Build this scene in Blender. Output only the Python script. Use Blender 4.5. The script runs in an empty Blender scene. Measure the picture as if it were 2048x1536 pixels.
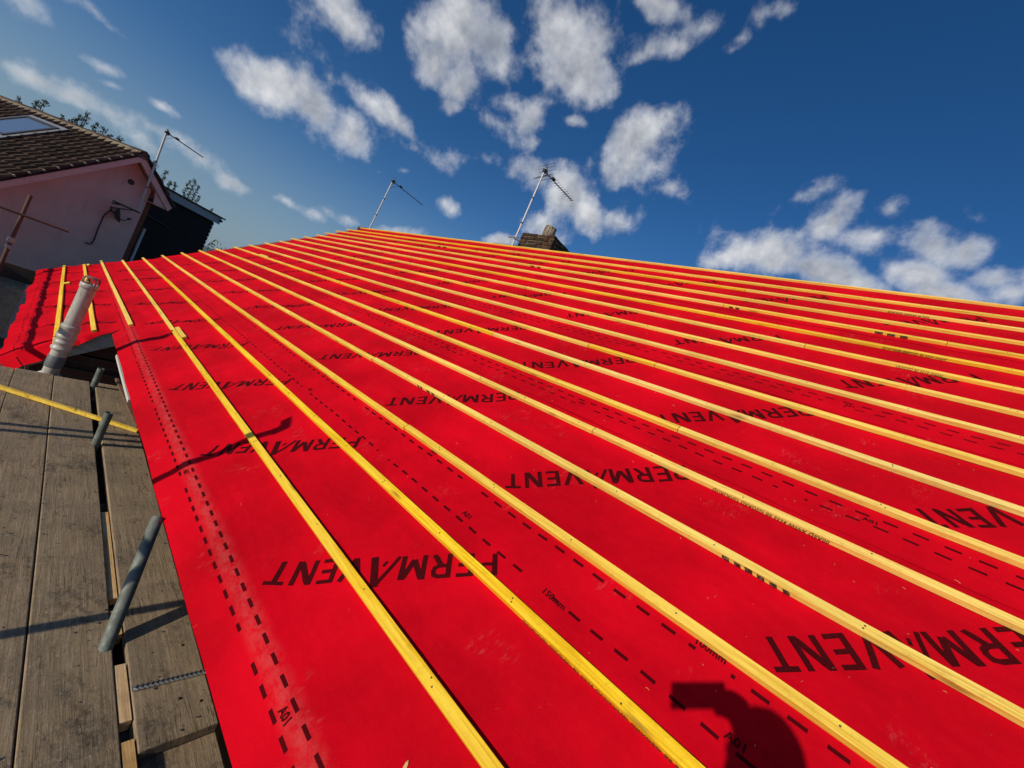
import bpy, bmesh, math, random
from mathutils import Vector, Matrix, noise
random.seed(7)
scene = bpy.context.scene
COL = scene.collection
rad = math.radians

# ------------------------------------------------------------------ camera
PITCH = rad(38.5948)
CP, SP = math.cos(PITCH), math.sin(PITCH)
CAMPOS = Vector((-0.85087, 0.0, 1.06607))
# columns: world directions of image-right, image-down, viewing direction
A = Matrix(((0.57418, 0.24984, 0.77968), (-0.71494, -0.31106, 0.62618), (0.39897, -0.91697, 0.00001)))
right = Vector((A[0][0], A[1][0], A[2][0])); down = Vector((A[0][1], A[1][1], A[2][1])); fwd = Vector((A[0][2], A[1][2], A[2][2]))
cam_data = bpy.data.cameras.new('camera'); cam = bpy.data.objects.new('camera', cam_data); COL.objects.link(cam)
m = Matrix((( right.x, -down.x, -fwd.x, CAMPOS.x), (right.y, -down.y, -fwd.y, CAMPOS.y), (right.z, -down.z, -fwd.z, CAMPOS.z), (0, 0, 0, 1)))
cam.matrix_world = m
FPX = 769.0
cam_data.sensor_width = 36.0; cam_data.lens = FPX / 2048 * 36.0
cam_data.clip_start = 0.02; cam_data.clip_end = 6000
scene.camera = cam

# ------------------------------------------------------------------ sun, exposure
SUN = Vector((-0.92, -0.03, 0.40)).normalized()
sd = bpy.data.lights.new('sun', 'SUN'); sd.energy = 3.5; sd.angle = rad(0.55); sd.color = (1.0, 0.90, 0.75)
so = bpy.data.objects.new('sun', sd); COL.objects.link(so)
so.rotation_euler = SUN.to_track_quat('Z', 'Y').to_euler(); so.location = (-20, 0, 12)
scene.view_settings.view_transform = 'Standard'; scene.view_settings.look = 'None'
scene.view_settings.gamma = 1.0; scene.view_settings.exposure = 0.0
scene.view_settings.use_curve_mapping = False

# ------------------------------------------------------------------ world: sky + clouds
def pixdir(u, v):
    return (right * (u - 1024) + down * (v - 768) + fwd * FPX).normalized()

world = bpy.data.worlds.new('World'); scene.world = world; world.use_nodes = True
wt = world.node_tree; wn = wt.nodes; wl = wt.links
for n_ in list(wn): wn.remove(n_)
wout = wn.new('ShaderNodeOutputWorld'); wbg = wn.new('ShaderNodeBackground'); wl.new(wbg.outputs[0], wout.inputs[0])
sky = wn.new('ShaderNodeTexSky'); sky.sky_type = 'NISHITA'; sky.sun_disc = False
sky.sun_elevation = math.asin(SUN.z); sky.sun_rotation = math.atan2(SUN.x, SUN.y)
sky.altitude = 200; sky.air_density = 1.0; sky.dust_density = 0.6; sky.ozone_density = 3.0
SKYS = 0.075
wbg.inputs['Strength'].default_value = SKYS
tc = wn.new('ShaderNodeTexCoord')

# clouds: (px, py, rx, ry, tilt deg, weight)
CL = [(545,172,82,50,30,1),(625,222,85,52,40,1),(693,278,62,44,45,.95),(580,190,60,35,35,.8),
 (668,28,80,48,38,.72),(708,70,36,34,60,.62),(735,205,66,26,38,.62),(790,235,66,16,52,.58),(660,170,40,25,40,.5),
 (915,50,85,70,40,1),(975,95,70,55,50,.98),(872,112,62,44,58,.8),(925,170,60,40,45,.74),(1005,205,52,26,20,.62),(915,215,28,34,80,.72),(860,60,40,30,50,.5),
 (1120,70,95,72,12,1.05),(1160,130,88,88,0,1.08),(1205,70,45,50,0,.85),
 (1062,240,56,40,-35,.78),(1060,280,32,30,20,.62),(1150,246,44,16,10,.55),(1100,205,40,30,0,.5),
 (1280,285,66,50,-20,.86),(1275,330,50,44,10,.78),(1310,255,34,36,0,.6),
 (1345,92,48,24,-10,.58),(1285,110,56,20,-25,.5),(1485,70,46,20,-38,.5),(1455,105,26,16,-20,.42),(1530,40,20,30,0,.32),(1320,10,50,26,20,.5),
 (895,405,28,20,20,.62),(1075,350,62,36,10,.92),(1140,385,64,52,35,1.0),(1185,430,40,40,50,.8),(1240,450,34,40,60,.76),(1130,340,30,30,0,.7),
 (1005,480,54,18,0,.9),(785,456,62,15,8,.7),(700,438,50,13,15,.42),(1070,465,60,30,0,.4),
 (478,368,44,13,26,.66),(565,400,38,11,22,.56),(612,424,34,9,32,.5),(545,462,34,9,15,.4),(760,350,16,8,0,.4),(810,345,24,10,0,.36),
 (1540,508,128,58,10,1.12),(1480,500,70,36,-12,.95),(1640,548,110,42,16,1.1),(1440,520,40,22,0,.6),(1700,575,90,40,16,1.0),
 (1690,448,66,38,-12,.85),(1790,428,36,36,0,.72),(1740,480,80,40,10,.85),(1865,490,118,52,8,1.12),(1940,500,50,48,0,.95),(1830,545,95,40,10,1.0),
 (2010,560,70,34,-8,.9),(2040,590,60,40,0,.9),(1900,590,90,30,10,.85),(2095,560,60,50,0,.9),
 (95,165,110,20,27,.5),(165,200,90,26,30,.55),(230,240,70,24,30,.52),(215,135,52,14,32,.5),(60,145,60,14,25,.42),(235,178,36,10,25,.42),(180,15,70,22,38,.42),(215,45,44,14,40,.36),(330,218,26,8,30,.36),
 (285,290,60,18,30,.34),(60,0,60,20,30,.3),
 (640,130,60,20,40,.26),(980,240,60,22,30,.4),(1380,60,60,20,-20,.3),(1500,110,40,14,-60,.34),(1560,20,40,16,0,.3),(830,300,60,14,30,.32),(1330,380,50,16,0,.34),(420,330,60,12,25,.22),(1600,400,70,20,-10,.3),(1960,430,60,22,10,.42),(950,320,50,14,0,.3),
 # outside of the frame
 (-350,-200,160,60,20,.9),(-700,300,200,70,10,.8),(2500,300,200,90,0,.9),(2700,800,260,90,0,.9),(1500,-500,200,120,0,.9),(300,-600,220,100,30,.9)]
noi_w = wn.new('ShaderNodeTexNoise'); noi_w.inputs['Scale'].default_value = 5.0; noi_w.inputs['Detail'].default_value = 4
wl.new(tc.outputs['Generated'], noi_w.inputs['Vector'])
def vmath(op, a, b=None, nodes=None, links=None):
    nodes = nodes or wn; links = links or wl
    n_ = nodes.new('ShaderNodeVectorMath'); n_.operation = op
    for i, x in enumerate((a, b)):
        if x is None: continue
        if hasattr(x, 'is_output'): links.new(x, n_.inputs[i])
        elif isinstance(x, (int, float)) and op == 'SCALE': n_.inputs['Scale'].default_value = x
        else: n_.inputs[i].default_value = x
    return n_
def mth(nt, op, a, b=None, c=None, clamp=False):
    n_ = nt.nodes.new('ShaderNodeMath'); n_.operation = op; n_.use_clamp = clamp
    for i, x in enumerate((a, b, c)):
        if x is None: continue
        if hasattr(x, 'is_output'): nt.links.new(x, n_.inputs[i])
        else: n_.inputs[i].default_value = x
    return n_.outputs[0]
w1 = vmath('SUBTRACT', noi_w.outputs['Color'], (0.5, 0.5, 0.5)); w2 = vmath('SCALE', w1.outputs[0], 0.075)
warped = vmath('ADD', tc.outputs['Generated'], w2.outputs[0]).outputs[0]
field = None
def cloud_field(vec, shift):
    field = None; vec0 = vec
    for (cx, cy, rx, ry, ang, wgt) in CL:
        a_ = rad(ang); c0 = pixdir(cx, cy)
        p1 = pixdir(cx + rx * math.cos(a_), cy + rx * math.sin(a_)); p2 = pixdir(cx - ry * math.sin(a_), cy + ry * math.cos(a_))
        e1 = (p1 - c0); e2 = (p2 - c0); l1 = e1.length * 1.0; l2 = e2.length * 1.0
        e1 = (e1 - c0 * e1.dot(c0)).normalized(); e2 = (e2 - c0 * e2.dot(c0) - e1 * e2.dot(e1)).normalized()
        if field is not None and CL.index((cx, cy, rx, ry, ang, wgt)) % 5 == 0:   # chained, so the shader keeps few values alive at once
            q_ = vmath('SCALE', vec0); wl.new(mth(wt, 'MULTIPLY_ADD', field, 1e-6, 1.0), q_.inputs['Scale']); vec = q_.outputs[0]
        u_ = vmath('DOT_PRODUCT', vec, tuple(e1 / l1)).outputs['Value']; v_ = vmath('DOT_PRODUCT', vec, tuple(e2 / l2)).outputs['Value']
        r_ = mth(wt, 'SQRT', mth(wt, 'MULTIPLY_ADD', u_, u_, mth(wt, 'MULTIPLY', v_, v_)))
        val = mth(wt, 'MULTIPLY_ADD', r_, -wgt * .8, wgt)
        if field is None: field = val
        else: field = mth(wt, 'SMOOTH_MAX', field, val, 0.20)
    return field
F1 = cloud_field(warped, Vector((0, 0, 0)))
def nz(scale, detail, vec, rough=.6):
    n_ = wn.new('ShaderNodeTexNoise'); n_.inputs['Scale'].default_value = scale; n_.inputs['Detail'].default_value = detail; n_.inputs['Roughness'].default_value = rough
    wl.new(vec, n_.inputs['Vector']); return n_.outputs['Fac']
nA = nz(9, 8, tc.outputs['Generated'], .60); nB = nz(9, 3, vmath('ADD', tc.outputs['Generated'], tuple(SUN * 0.025)).outputs[0], .5)
nC = nz(7, 5, vmath('ADD', tc.outputs['Generated'], (3.1, .4, 1.7)).outputs[0], .6)
dens = mth(wt, 'ADD', F1, mth(wt, 'MULTIPLY', mth(wt, 'SUBTRACT', nA, .49), 2.3))
mr = wn.new('ShaderNodeMapRange'); mr.interpolation_type = 'SMOOTHSTEP'; mr.inputs['From Min'].default_value = .08; mr.inputs['From Max'].default_value = .92
wl.new(dens, mr.inputs['Value'])
alpha = mth(wt, 'MULTIPLY', mr.outputs[0], .93)
# self shading: dense cores go grey, edges towards the sun stay bright
lit = mth(wt, 'MULTIPLY', mth(wt, 'SUBTRACT', nA, nB), 5.0)
core = wn.new('ShaderNodeMapRange'); core.inputs['From Min'].default_value = .35; core.inputs['From Max'].default_value = .75
wl.new(dens, core.inputs['Value'])
sh = mth(wt, 'MULTIPLY', core.outputs[0], mth(wt, 'MULTIPLY_ADD', nC, 3.0, -.75, clamp=True))
tone = mth(wt, 'ADD', mth(wt, 'SUBTRACT', .98, mth(wt, 'MULTIPLY', sh, .62)), mth(wt, 'MULTIPLY', lit, .42), clamp=False)
ccol = wn.new('ShaderNodeMix'); ccol.data_type = 'RGBA'; ccol.inputs['A'].default_value = (.22 / SKYS, .25 / SKYS, .31 / SKYS, 1); ccol.inputs['B'].default_value = (.76 / SKYS, .77 / SKYS, .79 / SKYS, 1)
wl.new(mth(wt, 'MINIMUM', mth(wt, 'MAXIMUM', tone, 0.0), 1.15), ccol.inputs['Factor'])
# clear sky: a little deeper and more saturated blue than the raw model
hs = wn.new('ShaderNodeHueSaturation'); hs.inputs['Hue'].default_value = .507; hs.inputs['Saturation'].default_value = 1.30; hs.inputs['Value'].default_value = 1.18
wl.new(sky.outputs[0], hs.inputs['Color'])
# low haze: the clear sky goes pale grey-blue close to the horizon
sz_ = wn.new('ShaderNodeSeparateXYZ'); wl.new(tc.outputs['Generated'], sz_.inputs[0])
hz = wn.new('ShaderNodeMapRange'); hz.interpolation_type = 'SMOOTHSTEP'; hz.inputs['From Min'].default_value = -.02; hz.inputs['From Max'].default_value = .34; hz.inputs['To Min'].default_value = .85; hz.inputs['To Max'].default_value = 0.0
wl.new(sz_.outputs[2], hz.inputs['Value'])
hm_ = wn.new('ShaderNodeMix'); hm_.data_type = 'RGBA'; hm_.inputs['B'].default_value = (.19 / SKYS, .275 / SKYS, .37 / SKYS, 1); wl.new(hz.outputs[0], hm_.inputs['Factor']); wl.new(hs.outputs[0], hm_.inputs['A'])
cm = wn.new('ShaderNodeMix'); cm.data_type = 'RGBA'
wl.new(alpha, cm.inputs['Factor']); wl.new(hm_.outputs['Result'], cm.inputs['A']); wl.new(ccol.outputs['Result'], cm.inputs['B'])
wl.new(cm.outputs['Result'], wbg.inputs['Color'])

# ------------------------------------------------------------------ materials
def mat(name, col=(.5, .5, .5), rough=.8, metal=0.0, spec=.5, sheen=0.0):
    m_ = bpy.data.materials.new(name); m_.use_nodes = True
    b = m_.node_tree.nodes['Principled BSDF']
    b.inputs['Base Color'].default_value = (*col, 1); b.inputs['Roughness'].default_value = rough; b.inputs['Metallic'].default_value = metal
    b.inputs['Specular IOR Level'].default_value = spec
    if sheen: b.inputs['Sheen Weight'].default_value = sheen; b.inputs['Sheen Roughness'].default_value = .4
    return m_
class NT:
    """small wrapper to write node graphs briefly"""
    def __init__(s, m_): s.t = m_.node_tree; s.b = s.t.nodes['Principled BSDF']; s.tc = s.t.nodes.new('ShaderNodeTexCoord')
    def n(s, k): return s.t.nodes.new(k)
    def l(s, a, b): s.t.links.new(a, b)
    def obj(s): return s.tc.outputs['Object']
    def attr(s, name):
        a = s.n('ShaderNodeAttribute'); a.attribute_name = name; return a
    def mp(s, v, sc=(1, 1, 1), loc=(0, 0, 0), rot=(0, 0, 0)):
        q = s.n('ShaderNodeMapping'); q.inputs['Scale'].default_value = sc; q.inputs['Location'].default_value = loc; q.inputs['Rotation'].default_value = rot; s.l(v, q.inputs[0]); return q.outputs[0]
    def noise(s, v, sc, det=4, rough=.55, dist=0):
        q = s.n('ShaderNodeTexNoise'); q.inputs['Scale'].default_value = sc; q.inputs['Detail'].default_value = det; q.inputs['Roughness'].default_value = rough; q.inputs['Distortion'].default_value = dist
        s.l(v, q.inputs['Vector']); return q.outputs['Fac']
    def ramp(s, v, lo, hi, a=0.0, b=1.0, smooth=True):
        q = s.n('ShaderNodeMapRange'); q.interpolation_type = 'SMOOTHSTEP' if smooth else 'LINEAR'
        q.inputs['From Min'].default_value = lo; q.inputs['From Max'].default_value = hi; q.inputs['To Min'].default_value = a; q.inputs['To Max'].default_value = b
        s.l(v, q.inputs['Value']); return q.outputs[0]
    def mix(s, f, a, b, mode='MIX'):
        q = s.n('ShaderNodeMix'); q.data_type = 'RGBA'; q.blend_type = mode
        for key, x in (('Factor', f), ('A', a), ('B', b)):
            if hasattr(x, 'is_output'): s.l(x, q.inputs[key])
            elif key == 'Factor': q.inputs[key].default_value = x
            else: q.inputs[key].default_value = (*x, 1)
        return q.outputs['Result']
    def m(s, op, a, b=None, c=None, clamp=False): return mth(s.t, op, a, b, c, clamp)
    def bump(s, h, dist, strength=1.0, prev=None):
        q = s.n('ShaderNodeBump'); q.inputs['Distance'].default_value = dist; q.inputs['Strength'].default_value = strength
        s.l(h, q.inputs['Height'])
        if prev: s.l(prev, q.inputs['Normal'])
        s.l(q.outputs[0], s.b.inputs['Normal']); return q.outputs[0]
    def col(s, c): s.l(c, s.b.inputs['Base Color'])
    def rough(s, c): s.l(c, s.b.inputs['Roughness'])
    def sep(s, v):
        q = s.n('ShaderNodeSeparateXYZ'); s.l(v, q.inputs[0]); return q.outputs
    def comb(s, x, y, z):
        q = s.n('ShaderNodeCombineXYZ')
        for i, k in enumerate((x, y, z)):
            if hasattr(k, 'is_output'): s.l(k, q.inputs[i])
            else: q.inputs[i].default_value = k
        return q.outputs[0]

# red breather membrane ('rc' = along roof, up slope, height)
FELT = mat('red_membrane', (.62, .004, .012), .78, spec=.05, sheen=.03)
g = NT(FELT); rc = g.attr('rc').outputs['Vector']
FELT.node_tree.nodes['Principled BSDF'].inputs['Sheen Tint'].default_value = (1.0, .35, .35, 1)
n1 = g.noise(rc, 1.4, 5, .6); n2 = g.noise(rc, 28, 5, .7); n3 = g.noise(rc, 380, 3, .8)
c = g.mix(g.ramp(n1, .35, .68), (.45, .0003, .0075), (.64, .0006, .0110))
c = g.mix(g.m('MULTIPLY', g.ramp(n2, .45, .75), .12), c, (.66, .010, .012))
c = g.mix(g.m('MULTIPLY', g.ramp(n3, .52, .8), .07), c, (.60, .05, .05))
# pale dust rubbed on the crest over the eaves fillet, and a few scuffs
sx = g.sep(rc)
d1 = g.m('ABSOLUTE', g.m('SUBTRACT', sx[1], -.128)); band = g.ramp(d1, .0, .055, 1.0, 0.0)
dn = g.noise(g.mp(rc, (2.0, 3, 1)), 9.0, 9, .82)
dust = g.m('MULTIPLY', g.m('MULTIPLY', band, g.ramp(dn, .36, .62)), .20)
sc1 = g.noise(g.mp(rc, (2.2, 2.2, 1)), 1.7, 2, .5); sc2 = g.noise(g.mp(rc, (30, 12, 1), rot=(0, 0, .7)), 2.0, 5, .75)
scuff = g.m('MULTIPLY', g.m('MULTIPLY', g.ramp(sc1, .60, .70), g.ramp(sc2, .50, .72)), .22)
c = g.mix(g.m('MAXIMUM', dust, scuff), c, (.46, .22, .20))
# printed dashed lap lines, measured from the lower edge of each course
le = g.sep(g.attr('lb').outputs['Vector']); dm = None
for (row, ph, gc) in ((.119, .061, .034), (.176, .02, 99), (.957, .036, .588)):
    w_ = g.ramp(g.m('ABSOLUTE', g.m('SUBTRACT', le[1], row)), .0056, .0064, 1.0, 0.0)
    fr = g.m('FRACT', g.m('MULTIPLY_ADD', le[0], 1 / .0915, -ph * 7)); e_ = g.m('MULTIPLY', w_, g.ramp(g.m('ABSOLUTE', g.m('SUBTRACT', fr, .5)), .255, .270, 1.0, 0.0))
    gp = g.m('ABSOLUTE', g.m('SUBTRACT', g.m('FRACT', g.m('MULTIPLY_ADD', le[0], 1 / 1.175, .5 - gc / 1.175)), .5))
    if row > .9: e_ = g.m('MULTIPLY', e_, g.m('LESS_THAN', le[2], .5))
    if gc < 50: e_ = g.m('MULTIPLY', e_, g.ramp(gp, .044, .046))
    dm = e_ if dm is None else g.m('MAXIMUM', dm, e_)
dm = g.m('MULTIPLY', dm, g.ramp(n3, .18, .5, .72, .97))
c = g.mix(dm, c, (.048, .001, .003))
g.col(c)
hh = g.m('ADD', g.m('MULTIPLY', g.noise(rc, 9, 5, .6), 1.0), g.m('MULTIPLY', n3, .10))
hh = g.m('ADD', hh, g.m('MULTIPLY', g.noise(g.mp(rc, (2.2, 6.5, 1), rot=(0, 0, .35)), 1.0, 2, .5, .3), 1.5))
b1 = g.bump(hh, .009, .8); 
g.bump(n3, .0006, .6, b1)

PRINT = mat('dark_print', (.055, .002, .004), .8, spec=.08)
g = NT(PRINT); rc = g.attr('rc').outputs['Vector']
g.col(g.mix(g.ramp(g.noise(rc, 240, 3, .8), .42, .74), (.040, .001, .002), (.10, .002, .005)))

def wood(name, light, dark, side=None, dirty=0.0):
    m_ = mat(name, light, .62, spec=.35); g = NT(m_); o = g.obj()
    oi = g.n('ShaderNodeObjectInfo'); rnd = oi.outputs['Random']
    off = g.comb(g.m('MULTIPLY', rnd, 37.0), g.m('MULTIPLY', rnd, 11.0), g.m('MULTIPLY', rnd, 23.0))
    ad = g.n('ShaderNodeVectorMath'); ad.operation = 'ADD'; g.l(o, ad.inputs[0]); g.l(off, ad.inputs[1]); v = ad.outputs[0]
    gr = g.noise(g.mp(v, (130, 4.0, 130)), 1.0, 5, .62, .6)
    gr2 = g.noise(g.mp(v, (30, 1.3, 30)), 1.0, 3, .5, 1.2)
    c = g.mix(g.ramp(gr, .40, .62), dark, light)
    c = g.mix(g.m('MULTIPLY', g.ramp(g.noise(v, 35, 5, .7), .5, .72), .38), c, tuple(x * .55 for x in dark))
    c = g.mix(g.m('MULTIPLY', g.ramp(gr2, .40, .62), .45), c, tuple(min(1, x * 1.12 + .05) for x in light))
    # each length of timber has its own tint
    hs_ = g.n('ShaderNodeHueSaturation'); g.l(c, hs_.inputs['Color'])
    g.l(g.m('MULTIPLY_ADD', rnd, .16, .88), hs_.inputs['Saturation']); g.l(g.m('MULTIPLY_ADD', g.noise(g.mp(v, (2, .9, 2)), 1.0, 2), .5, .76), hs_.inputs['Value'])
    c = hs_.outputs[0]
    vo = g.n('ShaderNodeTexVoronoi'); vo.inputs['Scale'].default_value = 1.0; g.l(g.mp(v, (12, 2.6, 12)), vo.inputs['Vector'])
    kn = g.ramp(vo.outputs['Distance'], .04, .17, 1.0, 0.0)
    c = g.mix(g.m('MULTIPLY', kn, .62), c, (.20, .085, .015))
    if dirty:
        c = g.mix(g.m('MULTIPLY', g.ramp(g.noise(v, 9, 5, .7), .5, .75), dirty), c, (.12, .09, .05))
    g.col(c); g.bump(g.m('ADD', gr, g.m('MULTIPLY', kn, -.5)), .0012, .8)
    return m_
BATT = wood('yellow_treated_softwood', (.88, .60, .055), (.72, .40, .018))
BATT2 = wood('deep_yellow_treated_softwood', (.88, .60, .040), (.72, .40, .013))
BATT3 = wood('pale_treated_softwood', (.90, .65, .11), (.74, .44, .035))
PINE = wood('fresh_pine', (.86, .56, .24), (.62, .33, .10), dirty=.3)
NAIL = mat('nail_head', (.10, .09, .07), .5, .6)
INK = mat('black_ink', (.02, .016, .01), .7)
g = NT(INK); g.col(g.mix(g.ramp(g.noise(g.mp(g.obj(), (60, 25, 60)), 3.0, 5, .7), .46, .66), (.018, .014, .009), (.34, .20, .08)))
INKB = mat('brown_ink', (.10, .06, .012), .7)

BOARD = mat('weathered_board', (.2, .17, .13), .88, spec=.2)
g = NT(BOARD); o = g.obj(); rnd = g.n('ShaderNodeObjectInfo').outputs['Random']
ad = g.n('ShaderNodeVectorMath'); ad.operation = 'ADD'; g.l(o, ad.inputs[0]); g.l(g.comb(g.m('MULTIPLY', rnd, 31.), g.m('MULTIPLY', rnd, 17.), 0.0), ad.inputs[1]); v = ad.outputs[0]
gr = g.noise(g.mp(v, (60, 3.2, 30)), 1.0, 8, .74, .5); bl = g.noise(v, 6.0, 6, .65); fi = g.noise(v, 70, 4, .7)
crk = g.noise(g.mp(v, (16, .55, 8)), 1.0, 6, .55, 2.2)
c = g.mix(g.ramp(gr, .3, .72), (.24, .170, .098), (.39, .290, .178))
c = g.mix(g.m('MULTIPLY', g.ramp(bl, .42, .62), .75), c, (.23, .175, .112))
c = g.mix(g.m('MULTIPLY', g.ramp(g.noise(g.mp(v, (1, .6, 1)), 3.6, 9, .86), .52, .64), .68), c, (.05, .042, .032))
c = g.mix(g.m('MULTIPLY', g.ramp(fi, .56, .68), .6), c, (.40, .34, .26))
c = g.mix(g.m('MULTIPLY', g.ramp(g.noise(v, 24, 3, .5), .70, .74), .6), c, (.46, .42, .35))
line = g.m('MULTIPLY', g.ramp(g.m('ABSOLUTE', g.m('SUBTRACT', crk, .5)), .0, .007, 1.0, 0.0), g.ramp(g.noise(v, 2.2, 2), .48, .62))
c = g.mix(g.m('MULTIPLY', line, .75), c, (.035, .028, .02))
g.col(c); g.bump(g.m('ADD', g.m('MULTIPLY', line, -1.4), g.m('ADD', gr, g.m('MULTIPLY', fi, .5))), .0035, .9)

TUBE = mat('galvanised_tube', (.27, .29, .27), .5, .15, spec=.3)
g = NT(TUBE); o = g.obj(); c = g.mix(g.ramp(g.noise(o, 22, 5, .7), .4, .7), (.13, .145, .125), (.22, .24, .21)); c = g.mix(g.m('MULTIPLY', g.ramp(g.noise(o, 8, 4, .7), .6, .72), .5), c, (.22, .14, .08)); g.col(c); g.rough(g.ramp(g.noise(o, 40, 3), .3, .7, .55, .8))
RUST = mat('rusty_steel', (.16, .075, .035), .85)
g = NT(RUST); c = g.mix(g.ramp(g.noise(g.obj(), 30, 5, .7), .4, .7), (.10, .05, .03), (.24, .12, .05)); g.col(c)
DKTUBE = mat('brown_painted_tube', (.10, .06, .045), .7, .2)
STEEL = mat('bright_aluminium', (.50, .51, .52), .55, .25)
PLATE = mat('galvanised_strip', (.36, .37, .36), .45, .7)
PVC = mat('grey_plastic', (.44, .42, .38), .42, spec=.45)
g = NT(PVC); c = g.mix(g.ramp(g.noise(g.mp(g.obj(), (1, 1, .35)), 11, 7, .75), .44, .66), (.48, .46, .41), (.27, .245, .19)); g.col(c)
PVCCAGE = mat('brown_plastic_cage', (.20, .13, .09), .55)
PVCDK = mat('dark_grey_plastic', (.11, .12, .12), .55)
GAPW = mat('gap_shade_timber', (.035, .028, .022), .9)  # near-black, with the shade of the gaps put into the colour
WHITE = mat('white_painted_timber', (.55, .54, .50), .55)
g = NT(WHITE); g.col(g.mix(g.ramp(g.noise(g.obj(), 7, 5, .7), .5, .75), (.60, .59, .55), (.36, .34, .29)))
BARGE = mat('weathered_grey_board', (.36, .35, .31), .8)
g = NT(BARGE); g.col(g.mix(g.ramp(g.noise(g.mp(g.obj(), (1, 1, 4)), 5, 6, .7), .42, .7), (.42, .41, .37), (.25, .24, .20)))

def brick(name, c1, c2, mortar, sc=1.0, soot=0.3):
    m_ = mat(name, c1, .9, spec=.2); g = NT(m_)
    s_ = g.sep(g.obj()); u = g.m('ADD', s_[0], s_[1]); v = g.comb(u, s_[2], 0.0)
    bt = g.n('ShaderNodeTexBrick'); g.l(g.mp(v, (sc, sc, sc)), bt.inputs['Vector'])
    bt.inputs['Color1'].default_value = (*c1, 1); bt.inputs['Color2'].default_value = (*c2, 1); bt.inputs['Mortar'].default_value = (*mortar, 1)
    bt.inputs['Scale'].default_value = 1.0; bt.inputs['Mortar Size'].default_value = .008; bt.inputs['Brick Width'].default_value = .225; bt.inputs['Row Height'].default_value = .075
    c = g.mix(g.m('MULTIPLY', g.ramp(g.noise(g.obj(), 5, 6, .7), .4, .75), soot), bt.outputs['Color'], (.06, .045, .035))
    g.col(c); g.bump(g.m('ADD', g.m('MULTIPLY', bt.outputs['Fac'], -1.0), g.m('MULTIPLY', g.noise(g.obj(), 60, 4), .4)), .008, .8)
    return m_
BRICK = brick('red_brick_wall', (.10, .045, .03), (.065, .035, .026), (.085, .07, .055), 1.0, .6)
BRICK2 = brick('dark_red_brick', (.30, .085, .045), (.20, .06, .035), (.14, .10, .08))
CHB = mat('sooty_chimney_brick', (.2, .12, .07), .92, spec=.15)
g = NT(CHB); at = g.attr('tint').outputs['Fac']
c = g.mix(at, (.035, .022, .015), (.13, .06, .03)); c = g.mix(g.ramp(g.noise(g.mp(g.obj(), (22, 22, 5)), 1.0, 6, .75), .38, .60), c, (.030, .022, .016)); c = g.mix(g.m('MULTIPLY', g.ramp(g.noise(g.obj(), 14, 4), .6, .72), .5), c, (.30, .20, .11)); g.col(c); g.bump(g.noise(g.obj(), 70, 5), .02, 1.0)
MORTAR = mat('old_mortar', (.26, .21, .15), .95)
g = NT(MORTAR); g.col(g.mix(g.ramp(g.noise(g.obj(), 18, 5, .7), .4, .7), (.14, .11, .075), (.04, .032, .024)))
POT = mat('weathered_clay_pot', (.42, .33, .22), .9)
g = NT(POT); g.col(g.mix(g.ramp(g.noise(g.mp(g.obj(), (32, 32, 3)), 1.0, 4, .7), .42, .58), (.32, .26, .19), (.06, .045, .03)))
RENDER = mat('red_bounce_render', (.62, .42, .40), .93, spec=.15)  # red light bounced off the membrane is put into the wall colour
g = NT(RENDER); o = g.obj()
c = g.mix(g.ramp(g.noise(o, 1.1, 5, .6), .35, .7), (.90, .54, .46), (.80, .45, .38)); c = g.mix(g.m('MULTIPLY', g.ramp(g.noise(g.mp(o, (6, 6, .8)), 1, 5, .7), .5, .75), .3), c, (.38, .30, .29)); g.col(c); g.bump(g.noise(o, 60, 4), .004, .6)
PINKB = mat('red_bounce_board', (.72, .42, .40), .7)  # boards carry the same red bounce in their base colour
g = NT(PINKB); g.col(g.mix(g.ramp(g.noise(g.obj(), 8, 5, .7), .45, .75), (.88, .52, .44), (.72, .40, .34)))
TILE = mat('brown_concrete_tile', (.10, .075, .055), .92, spec=.15)
g = NT(TILE); at = g.attr('tint').outputs['Fac']; o = g.obj()
c = g.mix(at, (.046, .029, .021), (.092, .060, .045)); c = g.mix(g.m('MULTIPLY', g.ramp(g.noise(o, 7, 6, .75), .48, .7), .3), c, (.10, .075, .058)); g.col(c); g.bump(g.noise(o, 45, 4), .006, .8)
BED = mat('ridge_mortar_bed', (.34, .29, .20), .95)
g = NT(BED); g.col(g.mix(g.ramp(g.noise(g.obj(), 11, 5, .8), .42, .66), (.22, .18, .12), (.07, .055, .035)))
DARKT = brick('dark_hung_tiles', (.035, .028, .026), (.05, .036, .03), (.012, .01, .01), .9, .2)
GREYF = mat('grey_fascia_paint', (.40, .40, .41), .7)
ASPH = mat('black_roofing_felt', (.03, .03, .032), .9)
GLASS = mat('skylight_glass', (.35, .42, .48), .06, .0, spec=1.0); GLASS.node_tree.nodes['Principled BSDF'].inputs['Metallic'].default_value = .75
CHARC = mat('charcoal_frame', (.05, .05, .055), .5, .3)
BLACK = mat('black_rubber_cable', (.02, .02, .022), .6)
AERB = mat('dull_grey_rod', (.13, .13, .13), .55, .5)
LEAF = mat('leaf_green', (.05, .075, .025), .8)
g = NT(LEAF); rnd = g.attr('tint').outputs['Fac']; g.col(g.mix(rnd, (.028, .045, .014), (.10, .115, .045)))
BARK = mat('tree_bark', (.09, .065, .045), .95)
GRASS = mat('lawn_ground', (.06, .09, .03), .95)
g = NT(GRASS); g.col(g.mix(g.ramp(g.noise(g.obj(), .05, 8, .7), .35, .7), (.05, .075, .028), (.12, .115, .06)))
HILL = mat('distant_hill', (.10, .15, .14), 1.0)
PAVE = mat('patio_slabs', (.22, .20, .17), .9)
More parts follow.
